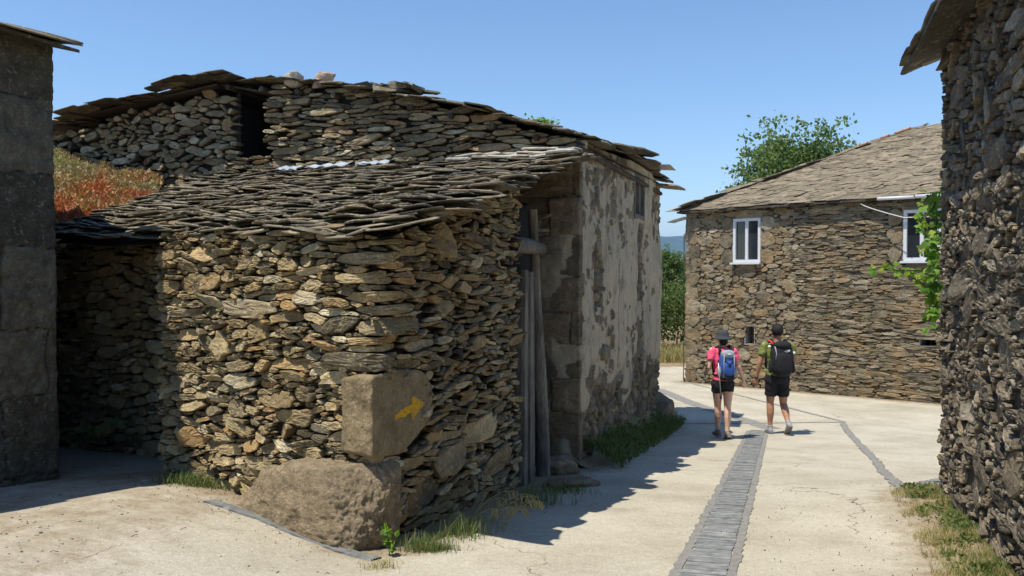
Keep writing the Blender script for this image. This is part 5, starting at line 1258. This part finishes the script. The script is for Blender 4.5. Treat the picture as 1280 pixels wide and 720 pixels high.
def simple(name, bm, mat, parent, smooth=True):
    bmesh.ops.recalc_face_normals(bm, faces=bm.faces); me = bpy.data.meshes.new(name); bm.to_mesh(me); bm.free()
    me.polygons.foreach_set('use_smooth', np.full(len(me.polygons), smooth)); return link(name, me, mat, parent, world=False)
def torso_rings(zs, hw, hd, cx=0, cy=0):
    return [((cx, cy, z), (a, 0, 0), (0, b, 0)) for z, a, b in zip(zs, hw, hd)]

def hand(bm, wrist, d, palm_n, s=1.0):
    """relaxed hand hanging from wrist along d; five fingers, thumb off the side"""
    d = Vector(d).normalized(); n = Vector(palm_n); n = (n - d * n.dot(d)).normalized(); x = d.cross(n)
    w_ = Vector(wrist); ball(bm, w_ + d * .045 * s, (.01, .01, .01))
    rings = [(w_ - d * .01, x * .024 * s, n * .019 * s), (w_ + d * .03 * s, x * .034 * s, n * .017 * s), (w_ + d * .075 * s, x * .040 * s, n * .014 * s), (w_ + d * .09 * s, x * .036 * s, n * .011 * s)]
    ring_loft(bm, rings)
    for k, L in enumerate((.068, .078, .072, .056)):
        b = w_ + d * .08 * s + x * (-.030 + .020 * k) * s
        p1 = b + d * L * .45 * s + n * .006; p2 = p1 + (d * .85 + n * .5) * L * .33 * s; p3 = p2 + (d * .55 + n * .8) * L * .27 * s
        limb(bm, [b - d * .02, b, p1, p2, p3], [.008, .0088, .008, .0075, .0055])
    b = w_ + d * .025 * s - x * .026 * s; limb(bm, [b, b + (-x * .6 + d * .7) * .035 * s, b + (-x * .55 + d * 1.1 + n * .2) * .058 * s], [.012, .0105, .007])

def walker(kind, loc, rz, H, label):
    f = H / 1.70; female = kind == 'w'
    root = empty('person', loc, rz, label, 'person'); root.scale = (f, f, f)
    skin = M['skin_w'] if female else M['skin_m']
    # skeleton (x right, y forward = direction of walking, z up; height 1.70)
    hipw = .088; sh = .165 if female else .195; shz = 1.395
    if female:
        RH, RK, RA_ = (hipw, 0, .88), (.075, -.02, .49), (.05, -.09, .095)      # right leg stands, pushing off
        LH, LK, LA_ = (-hipw, 0, .88), (-.045, .10, .49), (-.02, .16, .09)
    else:
        LH, LK, LA_ = (-hipw, 0, .88), (-.088, .07, .48), (-.085, .07, .085)
        RH, RK, RA_ = (hipw, 0, .88), (.105, .03, .47), (.115, -.22, .20)
    k = .92 if female else 1.06
    bm = bmesh.new()
    ring_loft(bm, torso_rings([.80, .88, .96, 1.06, 1.18, 1.30, 1.39, 1.44], [.14 * k, .165 * k, .16 * k, .135 * k, .15 * k, .172 * k, .155 * k, .07], [.09, .115, .11, .095, .10, .11, .09, .06]))
    limb(bm, [(0, 0, 1.38), (0, .005, 1.47), (0, .02, 1.55)], [.062, .052 * k, .055 * k])
    ball(bm, (0, .025, 1.595), (.073, .092, .112)); ball(bm, (0, .055, 1.545), (.055, .06, .055))
    ball(bm, (0, .122, 1.585), (.014, .02, .022)); ball(bm, (0, .108, 1.545), (.026, .012, .008))
    for e in (-1, 1): ball(bm, (e * .076, .02, 1.585), (.010, .019, .030)); ball(bm, (e * .032, .105, 1.605), (.014, .010, .009))
    for Hp, K, An in ((RH, RK, RA_), (LH, LK, LA_)):
        Hp, K, An = Vector(Hp), Vector(K), Vector(An)
        limb(bm, [Hp + Vector((0, 0, .02)), Hp.lerp(K, .3), Hp.lerp(K, .7), K, K.lerp(An, .22) + Vector((0, -.012, 0)), K.lerp(An, .4) + Vector((0, -.014, 0)), K.lerp(An, .75), An], [x * (1 if female else 1.04) for x in (.088, .083, .066, .053, .056, .055, .038, .034)])
    # feet (inside shoes)
    sh_l = Vector((-sh, 0, shz)); sh_r = Vector((sh, 0, shz))
    if female:
        arms = ((sh_r, Vector((.26, -.02, 1.13)), Vector((.36, .05, .90)), 1, Vector((-.3, 1, 0))), (sh_l, Vector((-.235, -.03, 1.13)), Vector((-.22, .17, 1.02)), -1, Vector((.8, .3, 0))))
    else:
        arms = ((sh_l, Vector((-.275, -.02, 1.12)), Vector((-.31, .04, .87)), -1, Vector((.5, 1, 0))), (sh_r, Vector((.28, .03, 1.14)), Vector((.29, .24, 1.10)), 1, Vector((-.8, 0, .4))))
    for S_, El, Wr, e, pn in arms:
        ball(bm, S_, (.055, .052, .052))
        limb(bm, [S_ - Vector((e * .03, 0, 0)), S_.lerp(El, .3), S_.lerp(El, .7), El, El.lerp(Wr, .25), El.lerp(Wr, .7), Wr], [x * (.9 if female else 1.08) for x in (.048, .047, .040, .036, .037, .028, .023)])
        hand(bm, Wr, (Wr - El).normalized(), pn, .93 if female else 1.05)
    remeshed('body', bm, skin, root, .0065, 2)
    # shirt
    bm = bmesh.new()
    ring_loft(bm, torso_rings([.90, .97, 1.06, 1.18, 1.30, 1.385, 1.435, 1.46], [.172 * k, .172 * k, .155 * k, .168 * k, .19 * k, .175 * k, .10, .07], [.128, .126, .115, .118, .126, .108, .08, .066]))
    for S_, El, Wr, e, pn in arms:
        limb(bm, [S_ - Vector((e * .05, 0, -.01)), S_.lerp(El, .1), S_.lerp(El, .58)], [.066, .069, .066 if female else .07])
    so = remeshed('shirt', bm, M['pink'] if female else M['olive'], root, .009, 3, .010)
    # shorts
    bm = bmesh.new(); ring_loft(bm, torso_rings([.80, .86, .92, 1.0], [.178 * k, .188 * k, .178 * k, .155 * k], [.125, .135, .128, .115]))
    for Hp, K in ((RH, RK), (LH, LK)):
        Hp, K = Vector(Hp), Vector(K); fr_ = .36 if female else .70
        limb(bm, [Hp + Vector((0, 0, .02)), Hp.lerp(K, fr_ * .5), Hp.lerp(K, fr_)], [.10, .098, .096 if female else .093])
    remeshed('shorts', bm, M['blackc'], root, .009, 3, .010)
    # shoes
    for An, lift in ((RA_, 1), (LA_, 0)):
        An = Vector(An); pit = (-R(38) if lift else 0) if not female else (-R(30) if lift else 0)
        rt = Matrix.Rotation(pit, 3, 'X'); bm = bmesh.new()
        def T(p): return An + rt @ Vector(p)
        ring_loft(bm, [(T((0, -.075, -.055)), Vector((.030, 0, 0)), rt @ Vector((0, 0, .030))), (T((0, -.05, -.04)), Vector((.038, 0, 0)), rt @ Vector((0, 0, .045))), (T((0, .02, -.045)), Vector((.040, 0, 0)), rt @ Vector((0, 0, .042))),
                       (T((0, .10, -.062)), Vector((.047, 0, 0)), rt @ Vector((0, 0, .026))), (T((0, .17, -.068)), Vector((.038, 0, 0)), rt @ Vector((0, 0, .018))), (T((0, .19, -.07)), Vector((.02, 0, 0)), rt @ Vector((0, 0, .012)))])
        limb(bm, [T((0, 0, -.04)), T((0, -.005, .02))], [.042, .040])
        shoe = remeshed('shoe', bm, M['shoe_b'] if female else M['shoe_g'], root, .007, 2)
        bm = bmesh.new(); pts = [(-.032, -.075), (.032, -.075), (.04, .0), (.05, .10), (.038, .18), (-.038, .18), (-.05, .10), (-.04, 0)]
        lo = [bm.verts.new(T((x, y, -.092))) for x, y in pts]; hi = [bm.verts.new(T((x, y, -.068))) for x, y in pts]
        bm.faces.new(lo); bm.faces.new(hi); [bm.faces.new((lo[i], lo[(i + 1) % 8], hi[(i + 1) % 8], hi[i])) for i in range(8)]
        so_ = simple('sole', bm, M['sole'], root, False)
        bm = bmesh.new(); limb(bm, [T((0, -.004, .012)), T((0, -.006, .040))], [.040, .039]); simple('sock', bm, M['greyn'], root)
    if female:
        bm = bmesh.new(); r0 = [(1.575, .15, .165), (1.600, .125, .14), (1.618, .098, .116), (1.66, .096, .112), (1.70, .085, .10), (1.722, .06, .07), (1.726, .02, .02)]
        ring_loft(bm, [((0, .015, z), (a, 0, 0), (0, b, 0)) for z, a, b in r0]); simple('sun_hat', bm, M['hatc'], root)
        bm = bmesh.new(); ball(bm, (0, -.045, 1.545), (.066, .04, .07)); simple('hair', bm, M['hair'], root)
    else:
        bm = bmesh.new(); g = bmesh.ops.create_icosphere(bm, subdivisions=5, radius=1)
        for v in g['verts']:
            n = v.co.normalized(); kk = 1 + .05 * mnoise.noise(n * 4) + .06 * mnoise.noise(n * 13) + .04 * mnoise.noise(n * 30); v.co = Vector((n.x * .090, n.y * .104, n.z * .108)) * kk + Vector((0, .008, 1.625))
        dele = [v for v in bm.verts if (v.co.y > .075 and v.co.z < 1.62) or v.co.z < 1.545]
        bmesh.ops.delete(bm, geom=dele, context='VERTS'); simple('hair', bm, M['hair'], root)
        bm = bmesh.new(); limb(bm, [Vector((-.31, .035, .895)), Vector((-.3115, .045, .875))], [.031, .031]); simple('watch', bm, M['blackc'], root)
        bm = bmesh.new(); ball(bm, (-.232, -.062, 1.30), (.022, .012, .02)); simple('shirt_print', bm, M['orange'], root)
        bm = bmesh.new(); ball(bm, (.238, -.062, 1.28), (.024, .012, .022)); simple('shirt_print', bm, M['whitec'], root)
    return root, f
def sbox(bm, c, h, p=4, n=4, bend=0):              # rounded box (half sizes h)
    g = bmesh.ops.create_icosphere(bm, subdivisions=n, radius=1)
    for v in g['verts']:
        q = v.co.normalized(); l = (abs(q.x) ** p + abs(q.y) ** p + abs(q.z) ** p) ** (-1 / p); q = q * l
        v.co = Vector((q.x * h[0] * (1 - .12 * max(0, q.z) ** 2), q.y * h[1] * (1 - .15 * max(0, q.z)), q.z * h[2])) + Vector(c)
def straps(root, mat, w_, sx, y0, z0):
    for e in (-1, 1):
        bm = bmesh.new(); pts = [(e * sx, y0, z0 - .10), (e * (sx + .002), y0 + .02, z0 + .035), (e * sx, -.05, z0 + .065), (e * sx, .06, z0 + .03), (e * (sx + .01), .135, z0 - .10), (e * (sx + .03), .13, z0 - .25), (e * (sx + .05), .02, z0 - .36), (e * (sx + .02), -.1, z0 - .38)]
        limb(bm, pts, [w_] * 8, .45); simple('shoulder_strap', bm, mat, root)

gw = Vector((*G(904, 549)[:2], 0)); gw.z = float(gz(gw.x, gw.y)) + .008
wm, f1 = walker('w', (gw.x, gw.y + .05, gw.z), R(4), 1.60, 'woman hiker walking away in grey sun hat, pink T-shirt and black shorts')
gm_ = Vector((*G(971, 543)[:2], 0)); gm_.z = float(gz(gm_.x, gm_.y)) + .008
mn, f2 = walker('m', (gm_.x, gm_.y, gm_.z), R(-3), 1.72, 'dark-haired man hiker walking away in olive T-shirt and black shorts')
# her pack
bp = empty('backpack', wm.location, wm.rotation_euler.z, 'blue and grey daypack with pale side mesh worn over a pink T-shirt', 'backpack'); bp.scale = wm.scale
bm = bmesh.new(); sbox(bm, (0, -.205, 1.20), (.125, .095, .215), 3.2); simple('pack_body', bm, M['navy'], bp)
bm = bmesh.new(); sbox(bm, (0, -.232, 1.36), (.105, .075, .065), 3); simple('lid', bm, M['greyn'], bp)
bm = bmesh.new(); sbox(bm, (0, -.275, 1.14), (.09, .05, .12), 3); fpk = simple('front_pocket', bm, M['navy'], bp)
bm = bmesh.new(); sbox(bm, (0, -.215, 1.005), (.12, .09, .06), 3); simple('base_panel', bm, M['blackc'], bp)
for e in (-1, 1):
    bm = bmesh.new(); sbox(bm, (e * .122, -.20, 1.09), (.03, .06, .09), 2.6); simple('side_pocket', bm, M['greyn'], bp)
for k, pts in enumerate(([(-.09, -.285, 1.30), (.0, -.33, 1.20), (.09, -.285, 1.30)], [(-.09, -.29, 1.10), (0, -.33, 1.20), (.09, -.29, 1.10)], [(-.08, -.30, 1.35), (-.085, -.30, 1.0)], [(.08, -.30, 1.35), (.085, -.30, 1.0)])):
    bm = bmesh.new(); limb(bm, pts, [.007] * len(pts)); simple('cord', bm, M['greyn'] if k > 1 else M['blackc'], bp)
straps(bp, M['blackc'], .026, .085, -.13, 1.40)
bm = bmesh.new(); ring_loft(bm, torso_rings([1.0, 1.03], [.165, .165], [.135, .135])); simple('hip_belt', bm, M['blackc'], bp)
bm = bmesh.new(); sbox(bm, (0, -.308, 1.365), (.03, .006, .008), 3, 3); simple('logo', bm, M['whitec'], bp)
# her folded pole
pl = empty('trekking_pole', wm.location, wm.rotation_euler.z, 'folded trekking pole strapped to the left side of the blue daypack', 'trekking pole'); pl.scale = wm.scale
bm = bmesh.new(); limb(bm, [(-.15, -.24, 1.22), (-.115, -.25, .72)], [.009, .007]); simple('shaft', bm, M['metal'], pl)
bm = bmesh.new(); limb(bm, [(-.115, -.25, .72), (-.108, -.25, .66)], [.018, .014]); simple('grip', bm, M['blackc'], pl)
# his pack
b2 = empty('backpack', mn.location, mn.rotation_euler.z, 'large black backpack with red strap piping worn over an olive T-shirt', 'backpack'); b2.scale = mn.scale
bm = bmesh.new(); sbox(bm, (0.01, -.225, 1.20), (.165, .115, .27), 3.0); simple('pack_body', bm, M['blackc'], b2)
bm = bmesh.new(); sbox(bm, (0.01, -.32, 1.14), (.125, .05, .17), 2.8); simple('front_pocket', bm, M['blackc'], b2)
bm = bmesh.new(); sbox(bm, (0.01, -.25, 1.42), (.13, .09, .06), 2.6); simple('lid', bm, M['blackc'], b2)
for e in (-1, 1):
    bm = bmesh.new(); sbox(bm, (.01 + e * .165, -.20, 1.08), (.028, .07, .10), 2.6); simple('side_pocket', bm, M['blackc'], b2)
bm = bmesh.new(); limb(bm, [(-.12, -.30, 1.40), (-.10, -.325, 1.30), (-.115, -.33, 1.2)], [.008] * 3); simple('zip_piping', bm, M['greyn'], b2)
bm = bmesh.new(); limb(bm, [(-.15, -.05, 1.475), (-.125, -.13, 1.455), (-.115, -.17, 1.42)], [.014] * 3, .5); simple('red_tape', bm, M['red'], b2)
straps(b2, M['blackc'], .030, .105, -.15, 1.41)
bm = bmesh.new(); ball(bm, (-.155, -.13, 1.38), (.028, .02, .024)); simple('keyring', bm, M['whitec'], b2)
# small white maker's mark: dome of three arcs with three short lines of lettering
lg = empty('logo', (0, 0, 0)); lg.parent = b2
bm = bmesh.new()
for q, rad in enumerate((.012, .020, .028)):
    pts = [(.098 + .0 - rad * math.cos(a), -.335, 1.325 + rad * math.sin(a)) for a in np.linspace(0, math.pi / 2, 7)]
    limb(bm, pts, [.003] * 7, .5)
simple('arc_mark', bm, M['whitec'], lg)
for k, tx in enumerate(('THE', 'NORTH', 'FACE')):
    cu = bpy.data.curves.new('txt', 'FONT'); cu.body = tx; cu.size = .017; cu.align_x = 'RIGHT'; cu.extrude = .001
    to = bpy.data.objects.new('txt', cu); C.objects.link(to); dg = bpy.context.evaluated_depsgraph_get(); me = bpy.data.meshes.new_from_object(to.evaluated_get(dg)); bpy.data.objects.remove(to)
    o = link('lettering', me, M['whitec'], lg, False); o.location = (.066, -.346, 1.341 - .0135 * k); o.rotation_euler = (math.pi / 2, 0, 0); o.scale = (.9, .9, .9)

# ================================================================== HAZE
hz = MB().box((0, 1250 + 3500, 100), (17600, 10700, 520)).build('haze', None)
t = bpy.data.materials.new('air'); t.use_nodes = True; nt = t.node_tree; nt.nodes.clear()
o_ = nt.nodes.new('ShaderNodeOutputMaterial'); pv = nt.nodes.new('ShaderNodeVolumePrincipled'); pv.inputs['Color'].default_value = (.34, .58, 1, 1); pv.inputs['Density'].default_value = .00013; pv.inputs['Anisotropy'].default_value = .2
nt.links.new(pv.outputs[0], o_.inputs['Volume']); hz.data.materials.append(t); tag(hz, 'pale summer haze', kind='stuff')
